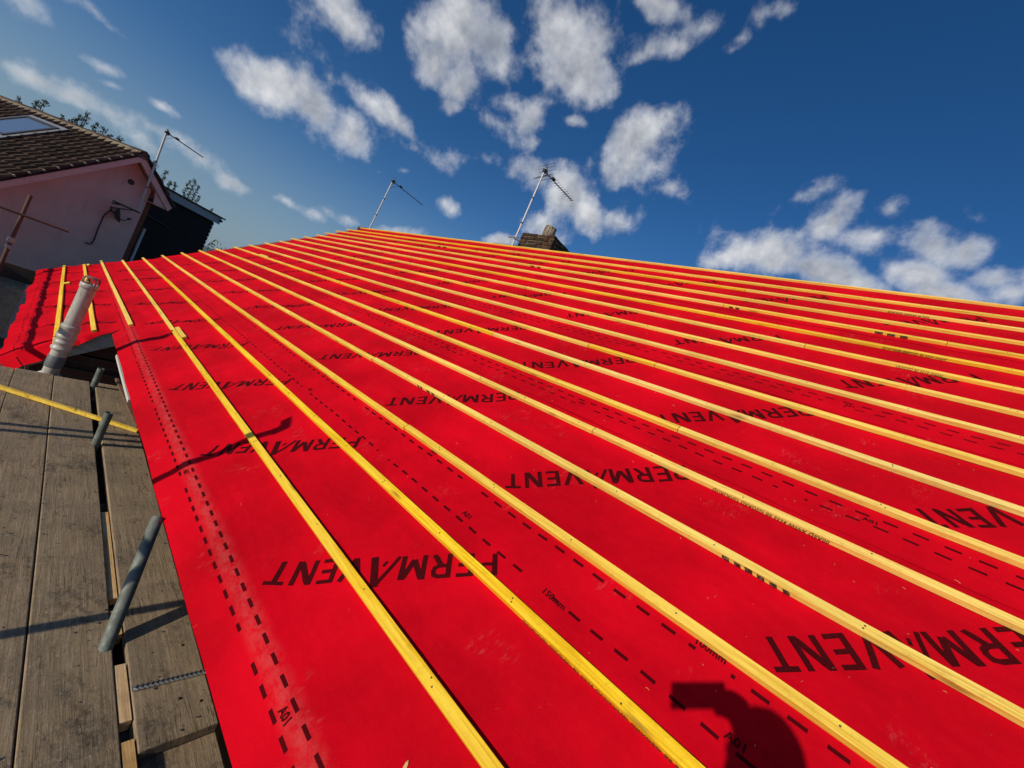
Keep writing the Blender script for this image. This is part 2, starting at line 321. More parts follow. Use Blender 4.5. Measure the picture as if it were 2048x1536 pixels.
g = NT(PAVE); bt = g.n('ShaderNodeTexBrick'); bt.offset = 0; g.l(g.obj(), bt.inputs['Vector']); bt.inputs['Scale'].default_value = 1; bt.inputs['Brick Width'].default_value = .6; bt.inputs['Row Height'].default_value = .6; bt.inputs['Mortar Size'].default_value = .01
bt.inputs['Color1'].default_value = (.24, .22, .19, 1); bt.inputs['Color2'].default_value = (.19, .175, .15, 1); bt.inputs['Mortar'].default_value = (.09, .08, .06, 1); g.col(bt.outputs['Color'])
FELTDK = mat('shade_dark_membrane', (.09, .004, .008), .9)  # shade of the ridge flaps put into a darker membrane colour
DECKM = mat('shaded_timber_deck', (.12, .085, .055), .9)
STRAW = mat('pale_wood_fibre', (.62, .40, .16), .8)

# ------------------------------------------------------------------ helpers
def tag(o, label=None, cat=None, group=None, kind=None):
    if label: o['label'] = label
    if cat: o['category'] = cat
    if group: o['group'] = group
    if kind: o['kind'] = kind
    return o
def thing(name, label, cat, loc, group=None):
    o = bpy.data.objects.new(name, None); o.empty_display_size = .1; COL.objects.link(o); o.location = loc
    return tag(o, label, cat, group)
class MB:
    """collects geometry in world coordinates; build() makes one mesh object"""
    def __init__(s): s.v = []; s.f = []; s.mi = []; s.sm = []; s.t = []; s.rc = {}
    def add(s, vs, fs, mi=0, smooth=False, tint=0.5):
        k = len(s.v); s.v += [Vector(p) for p in vs]; s.t += [tint] * len(vs)
        for f in fs: s.f.append([i + k for i in f]); s.mi.append(mi); s.sm.append(smooth)
        return k
    def box(s, c0, ex, ey, ez, mi=0, tint=.5):
        """corner + three edge vectors"""
        c0 = Vector(c0); ex, ey, ez = Vector(ex), Vector(ey), Vector(ez)
        if ex.cross(ey).dot(ez) < 0: ex, ey = ey, ex
        vs = [c0, c0 + ex, c0 + ex + ey, c0 + ey, c0 + ez, c0 + ex + ez, c0 + ex + ey + ez, c0 + ey + ez]
        s.add(vs, [(0, 3, 2, 1), (4, 5, 6, 7), (0, 1, 5, 4), (1, 2, 6, 5), (2, 3, 7, 6), (3, 0, 4, 7)], mi, False, tint); return s
    def abox(s, x0, x1, y0, y1, z0, z1, mi=0, tint=.5): return s.box((x0, y0, z0), (x1 - x0, 0, 0), (0, y1 - y0, 0), (0, 0, z1 - z0), mi, tint)
    def tube(s, pts, r, n=14, mi=0, caps=True, hollow=0, smooth=True, radii=None):
        pts = [Vector(p) for p in pts]; rings = []
        up = None
        for i, p in enumerate(pts):
            d = (pts[min(i + 1, len(pts) - 1)] - pts[max(i - 1, 0)]).normalized()
            if up is None: up = Vector((0, 0, 1)) if abs(d.z) < .9 else Vector((1, 0, 0))
            a_ = d.cross(up).normalized(); b_ = a_.cross(d).normalized(); up = b_
            rr = radii[i] if radii else r
            rings.append([p + (a_ * math.cos(2 * math.pi * k / n) + b_ * math.sin(2 * math.pi * k / n)) * rr for k in range(n)])
        vs = [q for rg in rings for q in rg]; fs = []
        for i in range(len(pts) - 1):
            for k in range(n): fs.append((i * n + k, i * n + (k + 1) % n, (i + 1) * n + (k + 1) % n, (i + 1) * n + k))
        s.add(vs, fs, mi, smooth)
        d0 = (pts[1] - pts[0]).normalized(); d1 = (pts[-1] - pts[-2]).normalized()
        if caps and not hollow:
            s.add(rings[0], [tuple(range(n))], mi); s.add(rings[-1], [tuple(range(n - 1, -1, -1))], mi)
        if hollow:
            for rg, pc, dd in ((rings[0], pts[0], d0), (rings[-1], pts[-1], -d1)):
                inner = [pc + (q - pc) * (1 - hollow) for q in rg]; deep = [q + dd * r * 3 for q in inner]
                s.add(rg + inner, [(k, (k + 1) % n, n + (k + 1) % n, n + k) for k in range(n)], mi)
                s.add(inner + deep, [(k, (k + 1) % n, n + (k + 1) % n, n + k) for k in range(n)] + [tuple(range(n, 2 * n))], mi)
        return s
    def lathe(s, base, axis, prof, n=24, mi=0, smooth=True):
        base = Vector(base); axis = Vector(axis).normalized(); a_ = axis.orthogonal().normalized(); b_ = axis.cross(a_)
        vs = []; fs = []
        for (r, h) in prof:
            for k in range(n): vs.append(base + axis * h + (a_ * math.cos(2 * math.pi * k / n) + b_ * math.sin(2 * math.pi * k / n)) * r)
        for i in range(len(prof) - 1):
            for k in range(n): fs.append((i * n + k, i * n + (k + 1) % n, (i + 1) * n + (k + 1) % n, (i + 1) * n + k))
        s.add(vs, fs, mi, smooth); return s
    def build(s, name, mats, parent=None, bevel=0, origin=None, rc=None, lb=0.0):
        me = bpy.data.meshes.new(name)
        if not isinstance(mats, (list, tuple)): mats = [mats]
        if origin is None:
            if parent is not None: origin = WLOC[parent.name]
            else:
                xs = [p.x for p in s.v]; ys = [p.y for p in s.v]; zs = [p.z for p in s.v]
                origin = Vector(((min(xs) + max(xs)) / 2, (min(ys) + max(ys)) / 2, min(zs)))
        origin = Vector(origin)
        me.from_pydata([p - origin for p in s.v], [], s.f)
        for m_ in mats: me.materials.append(m_)
        for i, p in enumerate(me.polygons): p.material_index = s.mi[i]; p.use_smooth = s.sm[i]
        a_ = me.attributes.new('tint', 'FLOAT', 'POINT'); a_.data.foreach_set('value', s.t)
        if rc is not None:
            r_ = me.attributes.new('rc', 'FLOAT_VECTOR', 'POINT'); r_.data.foreach_set('vector', [q for p in rc for q in p])
            r_ = me.attributes.new('lb', 'FLOAT_VECTOR', 'POINT'); r_.data.foreach_set('vector', [q for p in rc for q in (p[0], p[1] - lb, 0.0 if abs(lb + .29) < .01 else 1.0)])
        o = bpy.data.objects.new(name, me); COL.objects.link(o)
        if parent is not None: o.parent = parent; o.location = origin - WLOC[parent.name]
        else: o.location = origin
        WLOC[o.name] = origin.copy()
        if bevel:
            b = o.modifiers.new('bevel', 'BEVEL'); b.width = bevel; b.segments = 2; b.limit_method = 'ANGLE'; b.angle_limit = rad(40)
        return o
WLOC = {}
def E(name, label, cat, loc, group=None):
    o = thing(name, label, cat, Vector(loc), group); WLOC[o.name] = Vector(loc); return o

# ------------------------------------------------------------------ roof coordinates
BT = [.218, .564, .907, 1.271, 1.613, 1.946, 2.295, 2.624, 2.979, 3.317, 3.673, 4.010, 4.361, 4.689, 5.055, 5.394, 5.800]
LOWB = [-.085, -.385, -.690]
VEND = [12.30, 12.24, 12.21, 12.20, 12.18, 12.02, 11.92, 11.90, 11.84, 11.80, 12.02, 12.0, 12.03, 12.22, 12.33, 12.36, 12.25]
RIDGE_B = 5.86
def R(a, b, h=0.0): return Vector((b * CP - h * SP, a, b * SP + h * CP))
ALLB = sorted(LOWB + BT)
def near_batten(b):
    return min(abs(b - (t - .019)) for t in ALLB)
def hfelt(a, b):
    w = min(1.0, near_batten(b) / .11)
    n_ = noise.noise(Vector((a * 1.1, b * 1.6, 3.1))); n2 = noise.noise(Vector((a * 3.4, b * 5.2, 9.3)))
    n3 = noise.noise(Vector((a * 1.7 - b * 2.0, b * 7.0 + a * 1.1, 1.7)))
    raf = .5 - .5 * math.cos(2 * math.pi * (a - .17) / .45)
    far = min(1, max(0, (a - 1.5) / 4)); lo = min(1, max(0, (2.2 - b) / 1.5))
    h = -w * (.0045 + .004 * raf + .005 * max(0, n_) ) + w * (.0075 * n2 + (.0075 + .009 * far * lo) * n3)
    if b < -.09 and a < 6.15:
        t = (-.09 - b); h += .006 * math.exp(-((b + .135) / .045) ** 2) - .16 * max(0, t - .05)
    if a > 5.9 and b < .2:
        h += (.012 * noise.noise(Vector((a * 1.9, b * .7, 5))) + .013 * noise.noise(Vector((a * 5.0 + b * 1.3, b * 1.1, 8)))) * min(1, (.2 - b) / .4) * w * 1.3
        h -= .02 * max(0, -b - .5)
    return min(h, .012) - .0012
COURSE = [-.29, .72, 1.685, 2.707, 4.25]
def lift(a, b, k):
    if k == 0: return 0
    e = COURSE[k]; t = b - e
    if t > .24: return 0
    f = 1 if t < .16 else (1 - (t - .16) / .08)
    wob = max(0, noise.noise(Vector((a * 1.3, k * 7.0, 0)))) * .008 * max(0, 1 - t / .035)
    return .0028 * f + wob
def verge_at(b):
    if b < .2: return 12.35 + (.2 - b) * .55 + .02 * math.sin(b * 9)
    t = BT
    for i in range(len(t) - 1):
        if t[i] <= b <= t[i + 1]:
            f = (b - t[i]) / (t[i + 1] - t[i]); v = VEND[i] * (1 - f) + VEND[i + 1] * f; break
    else: v = VEND[-1]
    return v - .10 - .035 * abs(math.sin(b * 3.1)) - (.12 if b > 3.9 else 0)
def felt_h(a, b, k): return hfelt(a, b) + lift(a, b, k)

def sheet(name, k, a0, afun, b0, b1, label, da=.035, db=.03, hfun=None, eave=False, corner=None):
    hfun = hfun or (lambda a, b: felt_h(a, b, k))
    nb = max(4, int((b1 - b0) / db)); na = int((13.2 - a0) / da)
    vs = []; rcs = []
    for i in range(na + 1):
        for j in range(nb + 1):
            b = b0 + (b1 - b0) * j / nb
            if j == 0: b += .004 * noise.noise(Vector((i * da * 1.5, k * 3.3, 2.0)))
            ae = afun(b); a = a0 + (ae - a0) * i / na
            if corner: a, b = corner(a, b, i / na, j / nb)
            h = hfun(a, b)
            vs.append(R(a, b, h)); rcs.append((a, b + k * 11.0 * 0, h))
    fs = [(i * (nb + 1) + j, (i + 1) * (nb + 1) + j, (i + 1) * (nb + 1) + j + 1, i * (nb + 1) + j + 1) for i in range(na) for j in range(nb)]
    fs = [tuple(reversed(f)) for f in fs]
    mb = MB(); mb.add(vs, fs, 0, True); o = mb.build(name, FELT, None, rc=rcs, origin=R(a0, b0, 0), lb=b0)
    return tag(o, label, 'roof membrane', 'red membrane courses lapped up the roof')

# ------------------------------------------------------------------ printed marks on the membrane
CAP = .104; ADV = Vector((.7071, -.7071)); UPL = Vector((-.7071, -.7071))   # (a,b) directions of reading and letter-up
# letters as strokes on a unit cap height: (points, thickness)
T_ = .17
GL = {
 'P': (.60, [([(0.085, 0), (0.085, 1)], T_), ([(.0, .92), (.38, .92), (.52, .86), (.56, .71), (.52, .56), (.38, .49), (.1, .49)], .155)]),
 'E': (.56, [([(0.085, 0), (0.085, 1)], T_), ([(.0, .925), (.55, .925)], .15), ([(.0, .51), (.50, .51)], .15), ([(.0, .075), (.55, .075)], .15)]),
 'R': (.66, [([(0.085, 0), (0.085, 1)], T_), ([(.0, .92), (.40, .92), (.54, .86), (.57, .71), (.53, .57), (.40, .50), (.1, .50)], .155), ([(.33, .50), (.60, 0)], .18)]),
 'M': (.86, [([(0.085, 0), (0.085, 1)], T_), ([(.12, 1), (.43, .18)], .19), ([(.43, .18), (.74, 1)], .19), ([(.775, 0), (.775, 1)], T_)]),
 'A': (1.02, [([(.02, 0), (.58, 1.26)], .13), ([(.58, 1.30), (.86, 0)], .24), ([(.40, .20), (.50, .42)], .10)]),
 'V': (.74, [([(.06, 1), (.36, .03)], .17), ([(.36, .03), (.68, 1)], .17)]),
 'N': (.72, [([(0.085, 0), (0.085, 1)], T_), ([(.10, 1), (.60, 0)], .20), ([(.625, 0), (.625, 1)], T_)]),
 'T': (.62, [([(.0, .925), (.62, .925)], .155), ([(.31, 0), (.31, 1)], T_)]),
}
def stroke_quads(pts, th):
    out = []
    for i in range(len(pts) - 1):
        p, q = Vector(pts[i]), Vector(pts[i + 1]); L = (q - p).length; n_ = max(1, int(L * CAP / .018 + .5)); d = (q - p) / L; w = Vector((-d.y, d.x)) * th / 2
        e = th * .22 if 0 < i else 0; e2 = th * .22 if i < len(pts) - 2 else 0
        p2 = p - d * e; q2 = q + d * e2
        for s_ in range(n_):
            u0 = p2.lerp(q2, s_ / n_); u1 = p2.lerp(q2, (s_ + 1) / n_); out.append((u0 - w, u1 - w, u1 + w, u0 + w))
    return out
def wordmark(parent, k, at, bt, hf):
    """T foot centre lands on (at, bt)"""
    mb = MB(); rcs = []; x = 0; letters = []
    for ch in 'PERMAVENT':
        w, st = GL[ch]; letters.append((x, st, ch)); x += w * 1.19 + (.19 if ch not in 'AM' else .08)
    tx = letters[-1][0] + .37
    org = Vector((at, bt)) - ADV * (tx * CAP); e = 0
    for (x0, st, ch) in letters:
        for si, (pts, th) in enumerate(st):
            e = .00012 * si
            for q in stroke_quads(pts, th):
                vs = []
                for p in q:
                    py = p.y if ch == 'A' else min(max(p.y, 0.0), 1.0) if th > .17 else p.y
                    ab = org + ADV * ((x0 + p.x * 1.19) * CAP) + UPL * (py * CAP)
                    h = hf(ab.x, ab.y) + .0011 + e; vs.append(R(ab.x, ab.y, h)); rcs.append((ab.x, ab.y, h))
                mb.add(vs, [(0, 1, 2, 3)])
    # make faces look up the slope normal
    for i, f in enumerate(mb.f):
        a_, b_, c_ = (mb.v[j] for j in f[:3])
        if (b_ - a_).cross(c_ - a_).dot(R(0, 0, 1)) < 0: f.reverse()
    return mb.build('printed_wordmark', PRINT, parent, rc=rcs)
def text_mesh(txt, size, bold=0.0):
    cu = bpy.data.curves.new('t', 'FONT'); cu.body = txt; cu.size = size; cu.offset = bold; cu.resolution_u = 2
    ob = bpy.data.objects.new('t', cu); COL.objects.link(ob); dg = bpy.context.evaluated_depsgraph_get(); dg.update()
    me = bpy.data.meshes.new_from_object(ob.evaluated_get(dg)); vs = [v.co.copy() for v in me.vertices]; fs = [list(p.vertices) for p in me.polygons]
    bpy.data.objects.remove(ob); bpy.data.meshes.remove(me); bpy.data.curves.remove(cu); return vs, fs
def small_text(parent, name, txt, a, b, size, hf, adv=(1, 0), material=None, bold=.001):
    vs, fs = text_mesh(txt, size, bold); ad = Vector(adv).normalized(); up = Vector((ad.y, -ad.x))   # reads the same handedness as the wordmarks
    mb = MB(); out = []; rcs = []
    for p in vs:
        q = Vector((a, b)) + ad * p.x + up * p.y; h = hf(q.x, q.y) + .0014; out.append(R(q.x, q.y, h)); rcs.append((q.x, q.y, h))
    mb.add(out, fs)
    for f in mb.f:
        a_, b_, c_ = (mb.v[j] for j in f[:3])
        if (b_ - a_).cross(c_ - a_).dot(R(0, 0, 1)) < 0: f.reverse()
    return mb.build(name, material or PRINT, parent, rc=rcs)

A_NEAR = -2.6
LAB = ['lowest red membrane course along the near eave, its dusty crest beside the scaffold boards',
 'second red membrane course above the eave course, lapped near the photographer\'s shadow',
 'third red membrane course up the roof, between the second course and the wide upper one',
 'wide fourth red membrane course high on the roof, below the topmost one',
 'topmost red membrane course just under the ridge battens']
WM = {0: (.038, 1.44, 1.185, -2, 10), 1: (1.040, -.069, 1.167, -1, 10), 2: (2.040, .78, 1.160, -2, 10), 3: (3.205, .045, 1.160, -1, 10), 4: (4.715, -.02, 1.150, -1, 10)}
def eave_corner(a, b, i, j): return a, b
# far low eave sheet first (it lies underneath)
lowf = lambda a, b: hfelt(a, b) - .004 * min(1, max(0, (b + .30) / .12))
def low_corner(a, b, i, j):
    # the near verge of the low sheet is cut ragged and hangs over its bargeboard; it leans towards the photographer at the bottom
    a2 = a - (1 - i) ** 3 * (.02 + .05 * max(0, -b - .2)) + (1 - i) ** 4 * .05 * noise.noise(Vector((b * 4, 2, 2)))
    b2 = b + (1 - j) ** 4 * .035 * noise.noise(Vector((a * .9, 5, 2))); return a2, b2
def low_h(a, b):
    h = lowf(a, b); e = max(0, -b - 1.02)
    return h + .004 - e * .20
low = sheet('roof_membrane', 0, 6.16, lambda b: verge_at(b) , -1.15, -.05, 'low wrinkled red membrane skirt over the far eave, behind the soil pipe', hfun=low_h, corner=low_corner, da=.03)
for n_ in range(5): wordmark(low, 0, 7.15 + n_ * 1.185, -.80, low_h)
sheets = []
for k in range(5):
    b0 = COURSE[k]; b1 = (COURSE[k + 1] + .13) if k < 4 else RIDGE_B
    def af(b): return verge_at(b)
    hf = (lambda kk: (lambda a, b: felt_h(a, b, kk)))(k)
    if k == 0:
        # far half of the eave course stops higher, lapped over the low skirt: the edge steps from -.29 to -.20 past the corner
        def c0(a, b, i, j):
            if a > 6.10 and b < -.12: b = -.29 + (b + .29) * .5 + .085
            return a, b
        s_ = sheet('roof_membrane', 0, A_NEAR, af, b0, b1, LAB[0], corner=c0, hfun=lambda a, b: felt_h(a, b, 0) + (.003 if a > 5.9 and b < 0 else 0))
        hf0 = lambda a, b: felt_h(a, b, 0) + (.003 if a > 5.9 and b < 0 else 0)
        for (aa, bb, tx) in ((1.09, .712, 'A01'), (-.055, .700, 'A01'), (.905, -.135, 'A01'), (2.92, .70, 'A01'), (.628, .675, '150mm'), (2.47, -.134, 'A01')):
            small_text(s_, 'printed_code', tx, aa - (.05 if tx == '150mm' else 0), bb - .02, .034, hf0, adv=(-1, 0))
    else:
        s_ = sheet('roof_membrane', k, A_NEAR, af, b0, b1, LAB[k])
        for q in range(4): small_text(s_, 'printed_code', '100mm' if (k == 1 and q == 0) else 'A01', (.10 if k == 1 else -.62) + q * 1.47 + (.0 if k == 1 else .2 * k), b0 + .135, .032, hf, adv=(-1, 0))
    sheets.append(s_)
    bt, aT, sp, n0, n1 = WM[k]
    for n_ in range(n0, n1):
        if -2.2 < aT + n_ * sp < 11.2: wordmark(s_, k, aT + n_ * sp, bt, hf)

# ------------------------------------------------------------------ battens
def batten(a0, a1, btop, label, m_, h0=0.0, w=.038, t=.025, nails=True, yaw=0.0, name='roofing_batten', cat='batten', group='roofing battens nailed along the roof'):
    mb = MB(); L = a1 - a0; n_ = max(1, int(L / .35)); sec = []
    ph = random.random() * 50
    for i in range(n_ + 1):
        a = a0 + L * i / n_; d = .0022 * noise.noise(Vector((a * .5, ph, 0))) + yaw * (a - a0) + (.008 * noise.noise(Vector((a * .21, ph + 9, 4))) if L > 2 else 0); e = .0015 * noise.noise(Vector((a * .7, ph, 5)))
        sec.append([R(a, btop - w + d, h0 + e), R(a, btop + d, h0 + e), R(a, btop + d, h0 + t + e), R(a, btop - w + d, h0 + t + e)])
    vs = [p for q in sec for p in q]; fs = []
    for i in range(n_):
        for k in range(4): fs.append((i * 4 + k, i * 4 + (k + 1) % 4, i * 4 + 4 + (k + 1) % 4, i * 4 + 4 + k))
    fs += [(3, 2, 1, 0), tuple(n_ * 4 + k for k in range(4))]
    mb.add(vs, fs, 0)
    if nails:
        a = .17 + math.ceil((a0 + .05 - .17) / .45) * .45
        while a < a1 - .03:
            d = .0022 * noise.noise(Vector((a * .5, ph, 0)))
            for s_ in ((random.uniform(-.03, .03), random.uniform(.3, .7)),) if random.random() < .72 else ((-.004, .32), (.009, .66)):
                c0 = R(a + s_[0] + random.uniform(-.01, .01), btop - w * (1 - s_[1]) + d - w * .1 * 0, h0 + t + .0016)
                mb.lathe(c0 - R(0, 0, .002), R(0, 0, 1), [(.0032, 0), (.0032, .0026), (.0001, .0028)], 8, 1)
            a += .45
    o = mb.build(name, [m_, NAIL], None, bevel=.0012, origin=R(a0, btop - w, h0)); me = o.data
    return tag(o, label, cat, group)
ORD = ['first', 'second', 'third', 'fourth', 'fifth', 'sixth', 'seventh', 'eighth', 'ninth', 'tenth', 'eleventh', 'twelfth', 'thirteenth', 'fourteenth', 'fifteenth', 'sixteenth', 'seventeenth']
MATS = [BATT2, BATT2, BATT, BATT3, BATT, BATT, BATT, BATT, BATT3, BATT, BATT3, BATT, BATT, BATT, BATT, BATT, BATT]
JOINT = [5.42, 9.3, 7.0, 2.95, 4.6, .62, 8.1, 1.7, 4.9, 9.6, 3.4, 6.2, 1.2, 7.4, 3.0, 5.5, 4.0]
row_objs = {}
for i, b in enumerate(BT):
    top = i == 16
    row = 'topmost row along the ridge' if top else ORD[i] + ' row up from the near eave'
    j = JOINT[i]
    jn = {2: 1.86, 4: .98, 6: 2.55, 7: 1.1, 9: 2.9, 10: .35, 12: .55 - 1, 14: 1.2, 15: 2.2}.get(i, A_NEAR)
    if jn > A_NEAR + .1: batten(A_NEAR, jn - .003, b + .002, 'nearest yellow batten at the right of the photo, ' + row, random.choice([BATT, BATT3]))
    o1 = batten(jn, j - .002, b, ('middle' if jn > A_NEAR + .1 else 'near') + ' yellow batten, ' + row, MATS[i], h0=0.0)
    if i == 4: o1 = [q for q in COL.objects if q.get('label', '').startswith('nearest') and ORD[4] in q['label']][0]
    if i == 2: o1 = [q for q in COL.objects if q.get('label', '').startswith('nearest') and ORD[2] in q['label']][0]
    if i in (10, 14): o1 = [q for q in COL.objects if q.get('label', '').startswith('nearest') and ORD[i] in q['label']][0]
    off = .036 if i == 0 else 0.0
    o2 = batten(j + .002 - (.0 if i else .0), VEND[i], b + (.0), 'far yellow batten ending at the far verge, ' + row, random.choice([BATT, BATT, BATT2]) if i not in (0, 1) else BATT, yaw=random.uniform(-.0006, .0006))
    row_objs[i] = (o1, o2)
LOWL = ['highest of the three short battens on the low far eave', 'middle of the three short battens on the low far eave, beside the soil pipe top', 'lowest of the three short battens on the low far eave, partly behind the soil pipe']
for i, (b, a0, a1) in enumerate(zip(LOWB, (6.06, 6.17, 5.98), (12.72, 12.5, 12.72))):
    batten(a0, a1, b, LOWL[i], BATT, yaw=-.004 if i == 0 else 0.0, h0=.004, w=.042)
for (a0, a1, b, h, lab) in ((5.02, 5.48, .258, 0, 'short yellow batten offcut beside the joint in the first full row'), (9.45, 9.95, 2.340, 0, 'short yellow batten offcut beside the seventh full row'),
        (10.05, 10.2, -.62, .004, 'tiny yellow batten offcut against the lowest short batten'), (12.2, 12.42, -.33, .004, 'tiny yellow batten offcut near the far verge')):
    batten(a0, a1, b, lab, BATT, h0=h, nails=False, name='batten_offcut', group='batten offcuts lying on the membrane', w=.038 if a0 < 10 or a0 > 12 else .07)
# printed grading stamps on the down-slope faces of the battens
def side_text(parent, txt, a, b, size):
    vs, fs = text_mesh(txt, size, .0002); mb = MB(); out = []
    for p in vs: out.append(R(a - p.x, b - .038 - .0022, .0215 - p.y - .0)) 
    # letters stand upside-down seen from the eave, as in the photograph
    out = [R(a - p.x, b - .038 - .0024, .0035 + (size * .72 - p.y)) for p in vs]
    mb.add(out, fs)
    nrm = R(0, -1, 0)
    for f in mb.f:
        a_, b_, c_ = (mb.v[j] for j in f[:3])
        if (b_ - a_).cross(c_ - a_).dot(nrm) < 0: f.reverse()
    return mb.build('grading_stamp', INKB, parent)
side_text(row_objs[4][0], 'QUALAND GRADED BS 5534 WPPA QEA00', .305, 1.6045 + .0085, .0235)
side_text(row_objs[1][0], 'QUALAND GRADED BS 5534 QUALAND GRADED BS 5534', .55, BT[1], .0225)
side_text(row_objs[2][0], 'QUALAND GRADED BS 5534', -.42, BT[2], .0225)
side_text(row_objs[11][0], 'QUALAND GRADED BS 5534 WPPA', -.10, BT[11], .0225)
side_text(row_objs[10][0], 'GRADED BS 5534 WPPA', -.20, BT[10], .0225)
side_text(row_objs[14][0], 'QUALAND GRADED BS 5534', -.05, BT[14], .0225)
def end_marks(parent, b, a0, a1, n_):
    mb = MB(); L = (a1 - a0) / n_; prev = None     # one ragged stencilled band: blocks joined by a hair line
    for i in range(n_):
        x0 = a0 + i * L; x1 = x0 + L * random.uniform(.52, .68); z0, z1 = .0012 + random.random() * .003, .0238 - random.random() * .005; sl = .006
        q = [R(x0, b - .0402, z0), R(x1, b - .0402, z0), R(x1 + sl, b - .0402, z1), R(x0 + sl, b - .0402, z1)]
        mb.add(q, [(0, 1, 2, 3)])
        if prev: mb.f.append([prev + 1, prev + 4, prev + 1 + 0]) if 0 else None
        prev = len(mb.v) - 4
    return mb.build('black_end_mark', INK, parent)
end_marks(row_objs[3][0], BT[3], -.085, .155, 6); end_marks(row_objs[3][0], BT[3], 2.05, 2.16, 2); end_marks(row_objs[3][0], BT[3], 2.20, 2.27, 2)
end_marks(row_objs[12][0], BT[12], -.23, .0, 3); end_marks(row_objs[12][0], BT[12], 1.04, 1.16, 2); end_marks(row_objs[13][0], BT[13], 4.0, 4.25, 2); end_marks(row_objs[14][1], BT[14], 6.9, 7.3, 2)

# ------------------------------------------------------------------ the house under the roof
GZ = -3.05
house = E('brick_house', 'brick bungalow whose stripped roof carries the red membrane and battens', 'house', (3, 4, GZ))
mb = MB()
# roof deck (boards and rafters under the membrane)
mb.box(R(A_NEAR, -.08, -.07), R(8.7, 0, 0) - R(0, 0, 0), R(0, 5.92, 0), R(0, 0, .035))
mb.box(R(6.20, -1.0, -.095), R(6.1, 0, 0), R(0, 6.83, 0), R(0, 0, .045))
mb.build('roof_deck', DECKM, house)
rz = RIDGE_B * SP; rx = RIDGE_B * CP
mb = MB(); mb.box((rx + .03, A_NEAR, rz - .03), (4.6, 0, -4.6 * .8), (0, 14.7, 0), (-.03, 0, -.05)); mb.build('back_roof', TILE, house)
mb = MB(); mb.abox(.06, .30, A_NEAR, 6.20, GZ, -.42); mb.abox(-.66, .05, 6.19, 6.42, GZ, -.72); mb.abox(-.66, -.44, 6.43, 11.9, GZ, -.75); mb.build('brick_wall', BRICK, house)
mb = MB()
mb.add([(-.62, 6.26, -.55), (.06, 6.26, -.55), (.06, 6.26, -.10), (-.62, 6.26, -.62)], [(0, 1, 2, 3)]); 
mb.add([Vector((.05, 6.225, GZ)), Vector((.30, 6.225, GZ)), Vector((.30, 6.225, .1)), Vector((.05, 6.225, -.08))], [(0, 1, 2, 3)])
mb.box((-.62, 6.24, -.725), (.68, 0, 0), (0, .1, 0), (0, 0, .16)); mb.build('gable_brickwork', BRICK, house)
mb = MB(); mb.add([(.3, 12.0, GZ), (rx * 2 - .3, 12.0, GZ), (rx, 12.0, rz - .12), (.3, 12.0, .08)], [(0, 1, 2, 3)]); mb.add([(.3, A_NEAR + .1, GZ), (rx * 2 - .3, A_NEAR + .1, GZ), (rx, A_NEAR + .1, rz - .12), (.3, A_NEAR + .1, .08)], [(3, 2, 1, 0)])
mb.abox(rx * 2 - .5, rx * 2 - .3, A_NEAR + .12, 11.98, GZ, -.1); mb.build('end_wall', BRICK, house)
mb = MB(); mb.abox(-.085, -.060, A_NEAR, 6.10, -.36, -.19); mb.build('fascia_board', GAPW, house)  # near-black board stands in for the dark gap under the eave
mb = MB(); mb.abox(-.058, .058, A_NEAR, 6.10, -.35, -.338); mb.build('soffit_board', GAPW, house)
mb = MB(); mb.abox(-.205, -.192, 3.95, 5.28, -.255, -.228); mb.build('white_eave_trim', WHITE, house)
mb = MB(); t0 = R(0, -.20, 0); t1 = R(0, -1.12, 0)
y0 = 6.175; mb.add([(t0.x, y0, t0.z - .035), (t1.x, y0, t1.z - .075), (t1.x + .02, y0, t1.z - .22), (t0.x + .02, y0, t0.z - .235), (t0.x, y0 + .022, t0.z - .035), (t1.x, y0 + .022, t1.z - .075), (t1.x + .02, y0 + .022, t1.z - .22), (t0.x + .02, y0 + .022, t0.z - .235)],
  [(0, 1, 2, 3), (7, 6, 5, 4), (0, 4, 5, 1), (3, 2, 6, 7), (0, 3, 7, 4), (1, 5, 6, 2)]); mb.build('bargeboard', BARGE, house)
mb = MB(); mb.abox(-.835, -.81, 6.21, 12.3, -.95, -.80); mb.build('fascia_board', BARGE, house)
# ridge upstand: rolled edge of membrane and bits at the ridge
mb = MB(); 
mb.box((4.62, 11.95, 3.60), (0, .75, 0), (.02, 0, .0), (.0, 0, .10)); o = mb.build('membrane_fold', FELTDK, None); tag(o, 'dark red folded membrane flap at the far end of the ridge', 'membrane flap')
mb = MB(); mb.box((4.62, 5.62, 3.62), (0, .82, .0), (.02, 0, 0), (0, 0, .075)); o = mb.build('membrane_fold', FELTDK, None); tag(o, 'dark red membrane flap on the ridge left of the chimney', 'membrane flap')

